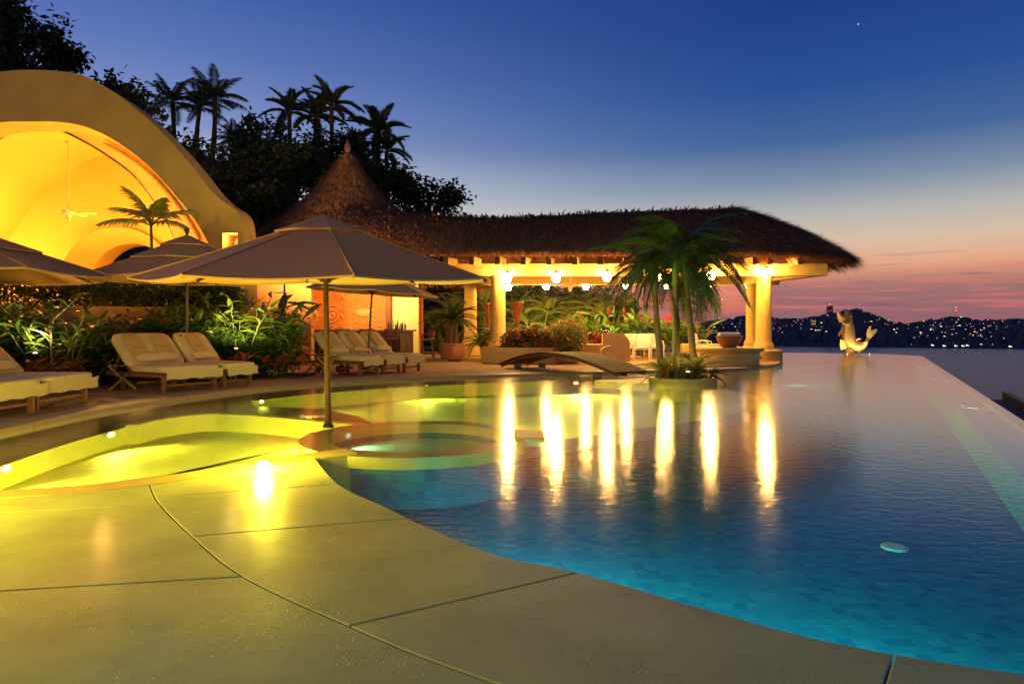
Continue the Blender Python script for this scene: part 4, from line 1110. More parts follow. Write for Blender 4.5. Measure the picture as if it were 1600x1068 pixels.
# clipped hedge on the garden wall
hp = smoothline([(-16.5,15.5,0), (-13,15.7,0), (-10,16.1,0), (-8.2,16.8,0), (-7.2,17.3,0)], 10)
def hedge(name, label, cat, line, z0, z1, half, n, L, Wd, m, fl=None, nfl=0, group=None):
    t = thing(name, label, cat, line[len(line)//2], 0, group)
    o0 = Vector(line[len(line)//2])
    idx = nrng.integers(0, len(line)-1, n); f = nrng.uniform(0,1,(n,1))
    A = np.array([tuple(p) for p in line]); P = A[idx]*(1-f)+A[idx+1]*f
    P[:,0] += nrng.normal(0, half*.55, n); P[:,1] += nrng.normal(0, half*.55, n)
    top = z1 + .09*np.sin(P[:,0]*3.1)+.06*np.sin(P[:,0]*7.7+1)
    P[:,2] = z0 + (top-z0)*nrng.uniform(0,1,n)**.75
    P -= np.array(tuple(o0)); 
    link('foliage', rand_leaves('foliage', P, L, Wd, m, .1), t, kind='stuff')
    st_ = MB()
    for p in line[::3]: st_.tube([(p.x-o0.x,p.y-o0.y,z0), (p.x-o0.x+.1,p.y-o0.y,(z0+z1)/2), (p.x-o0.x-.05,p.y-o0.y,z1-.1)], [.03,.02,.01], 5)
    st_.build('stems', bark, t)
    if nfl:
        i = nrng.choice(n, nfl, replace=False); Q = P[i] + np.stack([nrng.normal(0,.02,nfl), -nrng.uniform(half*.3,half*.9,nfl), nrng.normal(0,.02,nfl)], 1)
        fb = MB()
        for q in Q: fb.ball(tuple(q), rnd.uniform(.035,.06), 6)
        fb.build('flowers', fl, t, kind='stuff')
    return t
hedge('clipped_hedge', 'long dark clipped hedge along the top of the garden wall', 'hedge', hp, 1.62, 2.30, .36, 26000, .10, .055, leaf_h)

# planter by the pavilion: wall, flower hedge, ferns, round potted bush
pl_line = smoothline([(gr(752,566,.05)), (gr(800,568,.05)), (gr(850,567,.05)), (gr(905,565,.05))], 6)
pw = strip(pl_line, 0, .22, .03, .56, cream_wall, 'planter_wall'); tag(pw, 'low cream planter wall below the red flower hedge', 'planter wall')
fl_line = [p + Vector((.25,.55,0)) for p in smoothline([(gr(778,566,.05)), (gr(820,568,.05)), (gr(866,566,.05))], 6)]
sl = MB().beam(fl_line[0]+Vector((-.4,0,.27)), fl_line[-1]+Vector((.6,0,.27)), .8, .5).build('planter_soil', soil_m); tag(sl, 'dark soil filling the cream planter', 'soil')
hedge('flower_hedge', 'dark hedge dotted with red flowers on the cream planter', 'flower hedge', fl_line, .50, 1.10, .24, 3600, .11, .055, leaf_h, petal_r, 95)
ffn = [frond_mesh('frond', .95, d, .17, 24, leaf_y, vee=.25, sag=.25, w=.035, base=.08) for d in (.6,.85,1.1)]
def fern(label, loc, n, sc=1.0, name='fern', pitch=(-.1,1.2), ms=None, cat='fern', group=None):
    t = thing(name, label, cat, loc, 0, group)
    MB().tube([(0,0,-.2),(0,0,.06)], [.05,.04], 7).build('crown_base', clay_d, t)
    for i in range(n):
        o = link('frond', (ms or ffn)[i % len(ms or ffn)], t, loc=(0,0,.04), scale=sc*rnd.uniform(.8,1.15)); o.rotation_euler = (rnd.uniform(-.3,.3), -(pitch[0]+(pitch[1]-pitch[0])*i/n), i*2.39996)
    return t
fern('lush fern spilling over the left end of the cream planter', gr(748,560,.05)+Vector((.1,.4,.45)), 24, 1.15)
fern('bright fern in front of the pavilion column at the planter', gr(768,562,.05)+Vector((.2,.9,.75)), 20, 1.05)
fern('dark low fern behind the cycad pot', gr(670,556,.05)+Vector((.3,1.2,.1)), 16, .8, ms=fc_)
fern('low fern beside the bar end wall', gr(690,553,.05)+Vector((.2,1.8,.1)), 16, .9)
bp_ = gr(885, 566, .05)
pot2 = MB().lathe([(.36,0),(.40,.05),(.46,.30),(.48,.34),(.44,.36),(.0,.33)], 26).build('terracotta_pot', terracotta, smooth=35); pot2.location = bp_; tag(pot2, 'wide terracotta bowl under the round flowering bush', 'pot')
bt = thing('flowering_bush', 'round bush covered in small orange-red flowers in a terracotta bowl', 'bush', bp_+Vector((0,0,.3)))
n = 4200; d = nrng.normal(size=(n,3)); d /= np.linalg.norm(d,axis=1,keepdims=True); rr = nrng.uniform(.25,1,(n,1))**.4
P = d*rr*np.array((.66,.66,.55)) + np.array((0,0,.55)); P[:,2] = np.maximum(P[:,2], .04)
link('foliage', rand_leaves('foliage', P, .10, .05, leaf_y, .1), bt, kind='stuff')
fb = MB()
for k in range(230):
    v = Vector(nrng.normal(size=3)).normalized(); q = (v.x*.72, v.y*.72, .55+v.z*.58)
    if q[2] > .05: fb.ball(q, rnd.uniform(.022,.042), 6)
fb.build('flowers', petal_o, bt, kind='stuff')
MB().tube([(0,0,0),(0,0,.5)], .05, 6).build('stem', bark, bt)

# areca palms and heliconias behind the pavilion
fa = [frond_mesh('frond', 1.9, d, .52, 26, leaf_y, vee=.45, sag=.45, w=.05, base=.15) for d in (.45,.7,.95)]
GA = 'areca palms behind the pavilion'
arecas = [(700,31.5,2.6,'areca palm behind the cycad at the left pavilion end'), (752,32.5,3.0,'areca palm between the two left pavilion columns'), (800,33.5,3.1,'areca palm just right of the left front column'), (845,32,2.7,'areca palm behind the flower hedge'),
          (885,33.5,3.0,'areca palm behind the round flowering bush'), (922,32,2.6,'areca palm behind the dark pots'), (955,33.5,2.3,'areca palm fading into the heliconias')]
for px, Y, h, lb_ in arecas:
    x = (px-800)/F*Y; t = thing('areca_palm', lb_, 'areca palm', (x, Y, 0), 0, GA)
    for k in range(5):
        a = k*1.26+rnd.uniform(-.3,.3); hh = h*rnd.uniform(.42,.85); tx, ty = .4*math.cos(a)*1.3, .4*math.sin(a)
        MB().tube([(tx*.3,ty*.3,-1.0),(tx*.6,ty*.6,hh*.5),(tx*1.5,ty*1.5,hh)], [.045,.04,.03], 6).build('cane', cane_m, t)
        for i in range(6):
            o = link('frond', fa[i % 3], t, loc=(tx*1.5,ty*1.5,hh), scale=rnd.uniform(.75,1.05)); o.rotation_euler = (rnd.uniform(-.3,.3), -(.15+1.0*i/6), i*2.39996+k)
lf_h = [leaf_shape('leaf', .8, .17, leaf_b, b) for b in (.1,.25,.45)]
GH = 'heliconias behind the white chairs'
for px, Y, h, lb_ in ((968,28.6,1.9,'heliconia clump left of the white chairs'), (1000,29,2.1,'heliconia clump behind the white chairs'), (1028,28.8,2.0,'heliconia clump with red flowers behind the left island palm'), (1058,29,1.8,'heliconia clump behind the island palm trunks'), (1084,29.2,1.5,'lowest heliconia clump at the right end of the hedge'), (940,29.5,2.0,'heliconia clump above the dark pots')):
    cane_plant(lb_, ((px-800)/F*Y, Y, .02), 8, h, lf_h, 6, .7, 'heliconia_clump', 'heliconia', GH, petal_r, lean=.25)
# leafy screen further back, seen between the columns
for px, py, rx, ry, Y, lb_ in ((735,470,50,34,35.5,'dark shrubby tree behind the left pavilion columns'), (825,468,50,36,36,'dark shrubby tree behind the pavilion fan'), (905,470,48,34,36,'dark shrubby tree behind the round bush'), (968,488,34,26,35.5,'dark shrub sloping down toward the pink sky')):
    c = at(px, py, Y); broadleaf(lb_, (c.x, Y, -1.9), c, (rx*Y/F, 1.0, ry*Y/F), 1500, 36, .34, .13, .15, 'shrubby_tree', None, leaf_y)
n = 7000
P = np.stack([nrng.uniform(-3.6, 7.6, n), 34.2+nrng.normal(0,.7,n), np.zeros(n)], 1)
P[:,2] = -.6 + nrng.uniform(0,1,n)**.9*(3.1 + .7*np.sin(P[:,0]*1.7) + .5*np.sin(P[:,0]*4.1+1) - np.maximum(0,P[:,0]-3.0)*.40)
ug = leaves_mesh('garden_thicket', P, nrng.uniform(0,2*PI,n), nrng.normal(.2,.6,n), nrng.normal(0,.6,n), .50*nrng.uniform(.6,1.4,n), .10*nrng.uniform(.7,1.2,n), leaf_y)
o = link('garden_thicket', ug, kind='stuff'); tag(o, 'tangle of narrow tropical leaves behind the pavilion columns', 'thicket')
# island planting
fsm = [frond_mesh('frond', .62, d, .20, 22, leaf_y, vee=.4, sag=.3, w=.016, base=.15) for d in (.4,.7,1.0)]
fern('wispy dwarf palm at the left of the island planter', isl+Vector((-.38,-.02,.12)), 22, 1.0, 'dwarf_palm', (-.1,1.3), fsm, 'dwarf palm')
fern('wispy dwarf palm at the right of the island planter', isl+Vector((.30,.10,.12)), 24, 1.08, 'dwarf_palm', (.1,1.4), fsm, 'dwarf palm')
fern('wispy dwarf palm at the back of the island planter', isl+Vector((.0,.42,.12)), 20, 1.05, 'dwarf_palm', (.2,1.4), fsm, 'dwarf palm')
cane_plant('dark leafy bromeliad spilling from the right front of the island', isl+Vector((.42,-.25,.08)), 6, .34, [leaf_shape('leaf', .26, .05, leaf_dk, .5)], 7, .3, 'bromeliad', 'bromeliad', lean=.6)
cane_plant('small reddish cordyline at the left front of the island', isl+Vector((-.42,-.30,.08)), 5, .34, [leaf_shape('leaf', .22, .045, leaf_r, .4)], 7, .25, 'cordyline', 'cordyline', lean=.4)
cane_plant('small dark plant tucked against the right column plinth', gr(1182,566,.02)+Vector((-.05,.0,0)), 6, .3, [leaf_shape('leaf', .2, .05, leaf_dk, .4)], 6, .25, 'bromeliad', 'bromeliad', lean=.5)
# ================================================================== OBJECTS
# ---- umbrellas
def umbrella(label, base, lean, R_, zrim, ztop, sides=8, tilt=0.0, tdir=0.0, vents=1, a0=None, finial=False, pole_m=None, r=.032, open_hub=True):
    t = thing('patio_umbrella', label, 'umbrella', base, 0, 'umbrellas by the pool')
    base = Vector(base); top = Vector((lean[0], lean[1], ztop-base.z))
    MB().tube([(0,0,0), top*.5, top*.995], [r*1.15, r, r*.9], 10).build('pole', pole_m or bamboo, t, smooth=True)
    MB().lathe([(r*2.0,0),(r*2.0,.02),(r*1.3,.06)], 14).build('pole_foot', iron, t)
    hz = zrim-base.z; rise = ztop-zrim
    T = Matrix.Translation((lean[0], lean[1], hz)) @ Matrix.Rotation(tilt, 4, Vector((math.cos(tdir), math.sin(tdir), 0)))
    a0 = PI/sides if a0 is None else a0
    def pt(f, ang, rr, zz): return T @ Vector((rr*math.cos(ang), rr*math.sin(ang), zz))
    def prof(s): # s 0 apex .. 1 rim -> height fraction
        return 1 - s*.94 - .06*math.sin(PI*s*.5)*1 + .03*math.sin(PI*s)*0
    def panel(k, s0, s1, lift, hem):
        mb = MB(); rows = []
        aa, ab = a0+2*PI*k/sides, a0+2*PI*(k+1)/sides
        A, B = Vector((math.cos(aa),math.sin(aa),0)), Vector((math.cos(ab),math.sin(ab),0))
        ss = [s0+(s1-s0)*i/6 for i in range(7)]
        for s in ss:
            row = []
            for j in range(9):
                q = A.lerp(B, j/8)*R_*s; z = rise*prof(s) - .035*R_*s*s*math.sin(PI*j/8)*.5 + lift
                row.append(T @ Vector((q.x, q.y, z)))
            rows.append(row)
        last = []
        for j in range(9):
            q = A.lerp(B, j/8)*R_*s1*1.002; z = rise*prof(s1) - .035*R_*s1*s1*math.sin(PI*j/8)*.5 + lift - hem*(1-.25*math.sin(PI*j/8))
            last.append(T @ Vector((q.x, q.y, z)))
        rows.append(last)
        mb.sheet(rows); return mb.build('canopy_panel' if s1 > .9 else 'vent_panel', canvas, t, smooth=25)
    if vents == 1:
        for k in range(sides): panel(k, .22, 1.0, 0, .022)
        for k in range(sides): panel(k, .0, .27, .045, .03)
    else:
        for k in range(sides): panel(k, .52, 1.0, 0, .035)
        for k in range(sides): panel(k, .22, .58, .05, .035)
        for k in range(sides): panel(k, .0, .28, .10, .03)
    # ribs and struts
    hub = Vector((lean[0]*.75, lean[1]*.75, hz-.02*R_))
    hubz = hz + (.02 if open_hub else .1)
    hubp = Vector((lean[0]*(hubz/top.z), lean[1]*(hubz/top.z), hubz))
    MB().lathe([(r*1.0,-.07),(r*2.1,-.06),(r*2.1,-.01),(r*1.3,.06)], 14, hubp).build('hub', bamboo, t)
    for k in range(sides):
        ang = a0+2*PI*k/sides
        pr = lambda s: pt(0, ang, R_*s, rise*prof(s)-.025)
        MB().beam(pr(.03), pr(.985), .024, .032).build('rib', bamboo, t)
        MB().tube([pt(0, ang, R_*s, rise*prof(s)+.004) for s in (.24,.5,.75,1.0)], .009, 5).build('seam', canvas, t)
        MB().beam(hubp+Vector((math.cos(ang)*r*1.6, math.sin(ang)*r*1.6, -.03)), pr(.48)-Vector((0,0,.015)), .022, .034).build('strut', bamboo, t)
    if finial: MB().lathe([(.02,0),(.03,.02),(.055,.07),(.06,.10),(.04,.14),(.01,.16)], 12, top+Vector((0,0,-.01+.10*(vents>1)))).build('finial', wood_d, t, smooth=True)
    return t
U1 = gr(513, 667, .01)
umbrella('large taupe umbrella standing on the spa rim, nearest and widest', (U1.x, U1.y, .008), (-.045,.0), 2.14, 1.838, 2.58, 8, R(2.8), 0.0, 1, r=.034)
umbrella('umbrella with a wooden finial and orange-lit side behind the wide middle lounger', at(292,597,14.6)*1.0, (.0,.0), 1.95, 2.28, 3.12, 8, 0, 0, 2, finial=True, pole_m=wood_d, a0=.1, r=.03)
umbrella('umbrella cut by the left edge of the picture with double vents', (-9.75, 11.6, .05), (0,0), 2.62, 2.16, 3.05, 8, 0, 0, 2, finial=True, pole_m=wood_d, a0=.32, r=.03)
umbrella('leaning umbrella over the loungers in front of the bar', (at(574,575,18.3).x, 18.3, .05), (.16,.0), 1.75, 2.18, 2.82, 8, R(4), PI/2, 1, pole_m=wood_d, a0=.2, r=.028)

# ---- loungers
def lounger(label, foot, yaw, Wd, group):
    """foot: ground point under the middle of the foot end; local +x runs towards the head"""
    t = thing('sun_lounger', label, 'sun lounger', foot, yaw, group)
    L, H = 1.95, .30
    for s in (-1,1):
        MB().box((L*.5, s*(Wd/2-.03), H), (L, .045, .075), .008).build('side_rail', wood, t)
    MB().box((.03, 0, H), (.05, Wd-.10, .075), .008).build('end_rail', wood, t)
    MB().box((.98, 0, H-.16), (.05, Wd-.16, .05), .006).build('cross_bar', wood, t)
    MB().box((.16, 0, .12), (.035, Wd-.12, .05), .006).build('cross_bar', wood, t)
    for x in (.14, 1.42):
        for s in (-1,1): MB().box((x, s*(Wd/2-.055), H/2-.02), (.085, .055, H+.02), .008).build('leg', wood, t)
    for s in (-1,1):
        wm = MB(); n = 14; vs = []
        for yy in (-.025,.025): vs += [(1.56+.085*math.cos(2*PI*k/n), s*(Wd/2-.02)+yy, .087+.085*math.sin(2*PI*k/n)) for k in range(n)]
        wm.add(vs, [tuple(range(n-1,-1,-1)), tuple(range(n,2*n))] + [(k,(k+1)%n,(k+1)%n+n,k+n) for k in range(n)]); wm.build('wheel', wood_d, t)
    for k in range(9): MB().box((.12+k*.13, 0, H+.028), (.09, Wd-.10, .016)).build('slat', wood, t)
    ang = R(43); hx = 1.20
    m = MB().cushion((1.26, Wd+.02, .15), (.59, 0, H+.115), None, 7, 8).build('mattress', mattress_m, t, smooth='all')
    sk = MB(); rows = []
    ring_ = [(-.045, y) for y in np.linspace(-Wd/2, Wd/2, 13)]
    for z, o in ((H+.11, .0), (H+.02, -.004), (H-.06, -.008)):
        rows.append([(x+o+.012*math.sin(y*23+z*30), y*1.005, z+.01*math.sin(y*17)) for x, y in ring_])
    sk.sheet(rows); sk.build('mattress_skirt', mattress_m, m, smooth='all')
    M = Matrix.Translation((hx, 0, H+.06)) @ Matrix.Rotation(-ang, 4, 'Y')
    MB().cushion((.92, Wd+.03, .14), (.43, 0, .10), M, 7, 8).build('back_cushion', mattress_m, t, smooth='all')
    MB().box((.42, 0, .01), (.86, Wd-.06, .03), .005, M=M).build('backrest_frame', wood, t)
    for s in (-1,1): MB().beam((hx+.36, s*(Wd/2-.08), H+.36), (hx+.62, s*(Wd/2-.08), H-.02), .03, .03).build('back_strut', wood, t)
    return t, M
def on_lounger(foot, yaw, M, offs, w, towel_w, lt, lp, wide):
    T = Matrix.Translation(foot) @ Matrix.Rotation(yaw, 4, 'Z')
    TB = T @ M
    for y, lab in zip(offs, lt):
        mb = MB(); mb.cushion((.56, towel_w, .045), (0,0,0), None, 6, 6)
        o = mb.build('towel', towel_m, smooth='all'); o.matrix_world = TB @ Matrix.Translation((.52, y, .19)); tag(o, lab, 'towel', 'rolled-out tan towels on the loungers')
        # faint line of embroidered lettering, unreadable at this size
        em = MB()
        for k in range(6): em.box((-.10, -.075+.03*k, .0235), (.022+.008*(k % 2), .016, .003))
        em.build('embroidery', wood, o)
    for y, pw_, lab in lp:
        o = MB().cushion((.20, pw_, .10), (0,0,0), None, 3.2, 7).build('pillow', mattress_m, smooth='all')
        o.matrix_world = TB @ Matrix.Translation((.13, y, .215)); tag(o, lab, 'pillow', 'cream pillows on the loungers')
GL = 'sun loungers round the pool'
# (label, foot-end left/near leg px, yaw, width, towels, pillows)
def place_lounger(label, near_foot, far_foot, yaw, towels, pillows):
    a, b = Vector(near_foot), Vector(far_foot)
    W_ = max(.62, (b-a).length+.05)
    u = Vector((math.cos(yaw), math.sin(yaw), 0)); mid = (a+b)/2 - u*.14; mid.z = .05
    t, M = lounger(label, mid, yaw, W_, GL)
    k = len(towels); offs = [0] if k == 1 else [-(W_*.24), W_*.24]
    offs = [-o for o in offs]
    on_lounger(mid, yaw, M, offs, W_, min(.34, W_*.44), towels, pillows(W_), k > 1)
def yaw_of(a, b):
    d = Vector(b)-Vector(a); n = Vector((-d.y, d.x, 0)); return math.atan2(n.y, n.x)
g = lambda x, y: gr(x, y, .05)
# left pair
C0 = g(44,643); yl = PI - .02
place_lounger('lounger nearest the camera, mostly cut by the left picture edge', C0+Vector((0.1,-1.12,0)), C0, yl, ['tan towel on the lounger cut by the left edge'], lambda w: [(0, w*.7, 'pillow on the lounger cut by the left edge')])
D0, D1 = g(53,641.5), g(132,628)
place_lounger('wide lounger at the left in front of the left garden spotlight', D0, D0+Vector((.02,1.14,0)), yl, ['tan towel on the near half of the left wide lounger', 'tan towel on the far half of the left wide lounger'], lambda w: [(0, w*.7, 'long pillow on the left wide lounger')])
A0, A1 = g(253,613.4), g(337,606); ya = yaw_of(A0, A1)
place_lounger('wide lounger in the middle with two towels side by side', A0, A1, ya, ['tan towel on the near half of the middle wide lounger', 'tan towel on the far half of the middle wide lounger'], lambda w: [(0, w*.74, 'long pillow on the middle wide lounger')])
B0 = g(348,605); dB = (A1-A0).normalized()
place_lounger('narrow lounger with one towel beside the middle umbrella pole', B0, B0+dB*.66, ya, ['tan towel on the narrow lounger behind the umbrella pole'], lambda w: [(0, w*.8, 'pillow on the narrow lounger behind the umbrella pole')])
E0, E1 = g(561,586.7), g(596,584); ye = R(180-33)
dE = Vector((math.cos(ye-PI/2), math.sin(ye-PI/2), 0))
e0 = E0
for k, nm_ in enumerate(('first', 'second', 'third')):
    lab = ['lounger of the bar row nearest the folding table', 'middle lounger of the three in front of the bar', 'lounger of the bar row nearest the cycad pot'][k]
    f0 = e0 + dE*(k*.80)
    place_lounger(lab, f0, f0+dE*.64, ye, ['tan towel on the bar-row lounger ' + ['by the folding table', 'in the middle', 'by the cycad'][k]], lambda w, k=k: [(0, w*.8, 'pillow on the bar-row lounger ' + ['by the folding table', 'in the middle', 'by the cycad'][k])])

# ---- folding side tables
def folding_table(label, loc, yaw, h=.46):
    t = thing('folding_table', label, 'side table', loc, yaw, 'folding side tables')
    for k in range(5): MB().box((-.20+.10*k, 0, h), (.085,.46,.022), .004).build('slat', wood, t)
    for s in (-1,1):
        MB().beam((-.22, s*.17, .0), (.22, s*.17, h-.02), .03,.035).build('leg', wood, t)
        MB().beam((.22, s*.20, .0), (-.22, s*.20, h-.02), .03,.035).build('leg', wood, t)
    for x in (-.15,.15): MB().beam((x,-.2,.07),(x,.2,.07), .025,.025).build('crossbar', wood, t)
    return t
folding_table('dark folding table between the left and the middle wide loungers', gr(180,610,.05)+Vector((0,.25,0)), .5)
folding_table('folding table at the left end of the bar-row loungers', gr(505,588,.05)+Vector((0,.3,0)), .3)
folding_table('folding table half hidden behind the large umbrella pole', gr(486,583,.05)+Vector((.0,.6,0)), .9)

# ---- bar counter, stools, bottles
bc = thing('bar_counter', 'curved dark wood bar counter in front of the orange mural', 'bar counter', (-6.75, 25.6, .09))
cl_ = smoothline([at(478,516,26.4)-Vector((-6.75,25.6,0)), at(520,517,25.3)-Vector((-6.75,25.6,0)), at(575,517,25.0)-Vector((-6.75,25.6,0)), at(625,516,25.3)-Vector((-6.75,25.6,0)), at(646,516,26.6)-Vector((-6.75,25.6,0))], 6)
cl_ = [Vector((p.x,p.y,0)) for p in cl_]
def lstrip(line, o0, o1, z0, z1, m, nm, par):
    o = strip(line, o0, o1, z0, z1, m, nm, par); return o
lstrip(cl_, .0, .30, 0, .98, wood_d, 'counter_front', bc); lstrip(cl_, -.12, .48, .98, 1.04, wood, 'counter_top', bc)
for i in range(0, len(cl_)-1, 2): MB().box((cl_[i].x, cl_[i].y-.015, .5), (.03,.05,.92)).build('batten', wood, bc)
def stool(label, loc, yaw):
    t = thing('bar_stool', label, 'bar stool', loc, yaw, 'bar stools at the counter')
    for x in (-.2,.2):
        for y in (-.2,.2): MB().beam((x*1.15,y*1.15,0),(x*.85,y*.85,.70), .045,.045).build('leg', wood, t)
    for z in (.22,.45):
        for s in (-1,1):
            MB().beam((-.2,s*.2,z),(.2,s*.2,z), .025,.025).beam((s*.2,-.2,z),(s*.2,.2,z), .025,.025).build('rung', wood, t)
    MB().cushion((.46,.46,.07), (0,0,.735), None, 4, 5).build('seat', towel_m, t, smooth='all')
    bk = MB(); rows = []
    for z, r_ in ((.78,.24),(.90,.26),(1.08,.275)):
        rows.append([(r_*math.cos(a), r_*math.sin(a), z) for a in np.linspace(R(-80),R(80),9)])
    bk.sheet(rows); bk.sheet([[(x*.9,y*.9,z) for x,y,z in r_] for r_ in rows[::-1]]); bk.build('backrest', wood, t, smooth='all')
    for s in (-1,1): MB().tube([(-.20,s*.24,.72),(-.19,s*.26,.90),(.05,s*.27,.95),(.06*1,s*.27,1.06)], .02, 6).build('arm', wood, t, smooth=True)
    return t
for px, py, Y, yaw, lb_ in ((489,553,24.6,R(200),'bar stool at the left end of the counter turned to the mural'), (535,553,24.3,R(-80),'bar stool left of the large umbrella pole at the counter'), (574,553,24.1,R(-88),'bar stool behind the leaning umbrella pole'), (612,553,24.2,R(-75),'bar stool facing the bottles on the counter'), (668,556,24.9,R(12),'bar stool standing apart at the right end of the bar')):
    x = (px-800)/F*Y; stool(lb_, (x, Y, .09 if px < 650 else .05), yaw)
btl = [('tall green', glass_g, .34,.040), ('dark amber', glass_b, .30,.042), ('clear', glass_c, .36,.036), ('squat amber', glass_b, .24,.052), ('slim green', glass_g, .38,.034), ('round clear', glass_c, .25,.055), ('dark', black_g, .33,.040), ('short green', glass_g, .26,.045)]
for k, (nm_, m, h, r_) in enumerate(btl):
    x = at(607+k*3.6, 500, 25.75).x; y = 25.75+.10*(k % 2)
    o = MB().lathe([(r_,0),(r_,h*.58),(r_*.9,h*.66),(r_*.38,h*.76),(r_*.34,h*.97),(r_*.42,h*.98),(r_*.42,h)], 12).build('bottle', m, smooth=35)
    o.location = (x, y, 1.13); tag(o, nm_ + ' bottle on the right end of the bar counter', 'bottle', 'bottles on the bar counter')
for k in range(7):
    px = [516,521,536,541,546,553,560][k]
    o = MB().lathe([(.03,0),(.034,.10),(.030,.10),(.026,.01),(0,.01)], 10).build('drinking_glass', glass_c); o.location = (at(px,512,25.45).x, 25.40+.05*(k%2), 1.13)
    tag(o, 'small clear drinking glass standing on the bar counter', 'glass', 'glasses on the bar counter')
# hourglass stands
for px, py, Y, lb_ in ((765,507,30.3,'red-brown hourglass stand left of the front column'), (808,516,28.6,'red-brown hourglass stand right of the front column')):
    t = thing('hourglass_stand', lb_, 'torch stand', ((px-800)/F*Y, Y, .02), 0, 'hourglass stands in the pavilion')
    for k in range(12):
        a = 2*PI*k/12; b2 = a+1.5
        MB().beam((.26*math.cos(a),.26*math.sin(a),.3),(.05*math.cos(a+.5),.05*math.sin(a+.5),1.28), .05,.02).beam((.05*math.cos(a+.5),.05*math.sin(a+.5),1.28),(.26*math.cos(b2),.26*math.sin(b2),2.25), .05,.02).build('slat', frame_red, t)
    MB().lathe([(.065,1.22),(.075,1.28),(.065,1.34)], 12).build('tie', wood_d, t); MB().lathe([(.0,.0),(.20,.02),(.20,.3),(.0,.3)], 12).build('base', frame_red, t)
    MB().lathe([(.25,2.2),(.285,2.2),(.285,2.27),(.25,2.27)], 16).build('top_ring', frame_red, t)

# ---- footbridge with single planks
Ba, Bb = Vector((-.34,20.2,.06)), Vector((2.50,16.45,.05)); bd = (Bb-Ba); BL = bd.length; bu = bd.normalized(); bw = Vector((-bu.y, bu.x, 0)); BW = 1.05
br = thing('footbridge', 'small arched wooden footbridge from the deck to the palm island', 'footbridge', Ba)
arc = lambda t: bu*(BL*t) + Vector((0,0,.06+.40*math.sin(PI*min(1,t))**.9*(1-.18*(t-.5))))
NP = 26
for k in range(NP):
    t0, t1 = (k+.04)/NP, (k+.96)/NP; a, b = arc(t0), arc(t1); d = (b-a); up = Vector((0,0,1)); n = (bw.cross(d)).normalized()*-1
    if n.z < 0: n = -n
    j = rnd.uniform(-.015,.015)
    vs = []
    for p in (a, b):
        for s, e in ((-.06+j,0),(BW+.06+j,0),(BW+.06+j,.035),(-.06+j,.035)): vs.append(p + bw*s + n*(e + rnd.uniform(0,.003)))
    MB().add(vs, [(3,2,1,0),(4,5,6,7),(0,1,5,4),(1,2,6,5),(2,3,7,6),(3,0,4,7)]).build('plank', plank_m, br)
for s in (.02, BW-.08):
    mb = MB(); vs, fs = [], []
    for k in range(25):
        t = k/24; p = arc(t)+bw*s; th = .07
        vs += [p-Vector((0,0,.002)), p+bw*.06-Vector((0,0,.002)), p+bw*.06-Vector((0,0,th)), p-Vector((0,0,th))]
    for k in range(24):
        for j in range(4): fs.append((k*4+j, k*4+(j+1)%4, (k+1)*4+(j+1)%4, (k+1)*4+j))
    fs += [(0,1,2,3), (99,98,97,96)]
    mb.add(vs, fs).build('stringer', wood, br)
for t_, s in ((.17,.03),(.17,BW-.12),(.86,.03),(.86,BW-.12)):
    p = arc(t_)+bw*s; MB().box((p.x, p.y, (p.z-.16)/2-.12), (.20,.20,p.z+.04)).build('pier', wood_d, br)

# ---- island planter
ip_ = ring(.60, .74, -.9, .13, 56).build('island_planter', rim_m, smooth=30); ip_.location = isl; tag(ip_, 'round low stone planter ring holding the palm island', 'planter')
o = MB().lathe([(.61,-.7),(.61,.07),(.0,.10)], 40).build('island_soil', soil_m); o.location = isl; tag(o, 'dark soil inside the round island planter', 'soil')
struct(MB().prism([(1.9,15.7),(2.6,15.2),(3.0,14.9),(3.25,15.3),(3.2,16.2),(3.3,16.9),(2.7,17.3)], -.16, .007).build('island_landing', rim_m))

# ---- round towel counter, bowl and towels, low platform
ctr = (gr(1150,573,.03)+Vector((.1,1.0,0)))
cb = thing('round_counter', 'round cream masonry counter beside the right columns', 'counter', (ctr.x, ctr.y, .03))
MB().lathe([(.92,0),(.92,.40),(1.05,.47),(1.08,.52),(1.06,.56),(0,.57)], 44).build('masonry_base', cream_wall, cb, smooth=35)
bl = MB().lathe([(.20,0),(.24,.02),(.36,.20),(.40,.33),(.42,.36),(.38,.36),(.34,.28),(.0,.20)], 26).build('terracotta_bowl', clay_d, smooth=35); bl.location = (ctr.x-.1, ctr.y-.35, .6); tag(bl, 'red clay bowl of rolled towels on the round counter', 'bowl')
for k, (dx, dy, rz, lb_) in enumerate(((-.20,-.05,.25,'rolled white towel at the left of the clay bowl'), (.02,-.02,-.1,'rolled white towel in the middle of the clay bowl'), (.2,.02,.15,'rolled white towel at the right of the clay bowl'))):
    mb = MB(); n = 16; r_ = .10
    vs = []
    for x in (-.15,-.14,.14,.15): 
        rr = r_*.86 if abs(x) == .15 else r_
        vs += [(x, rr*math.cos(2*PI*j/n), rr*math.sin(2*PI*j/n)) for j in range(n)]
    fs = [tuple(range(n-1,-1,-1)), tuple(range(3*n,4*n))] + [(a*n+j,a*n+(j+1)%n,(a+1)*n+(j+1)%n,(a+1)*n+j) for a in range(3) for j in range(n)]
    mb.add(vs, fs); o = mb.build('rolled_towel', white_t, smooth=40); o.location = (ctr.x-.1+dx, ctr.y-.35+dy, .6+.37); o.rotation_euler = (0,0,rz); tag(o, lb_, 'towel', 'rolled towels in the clay bowl')

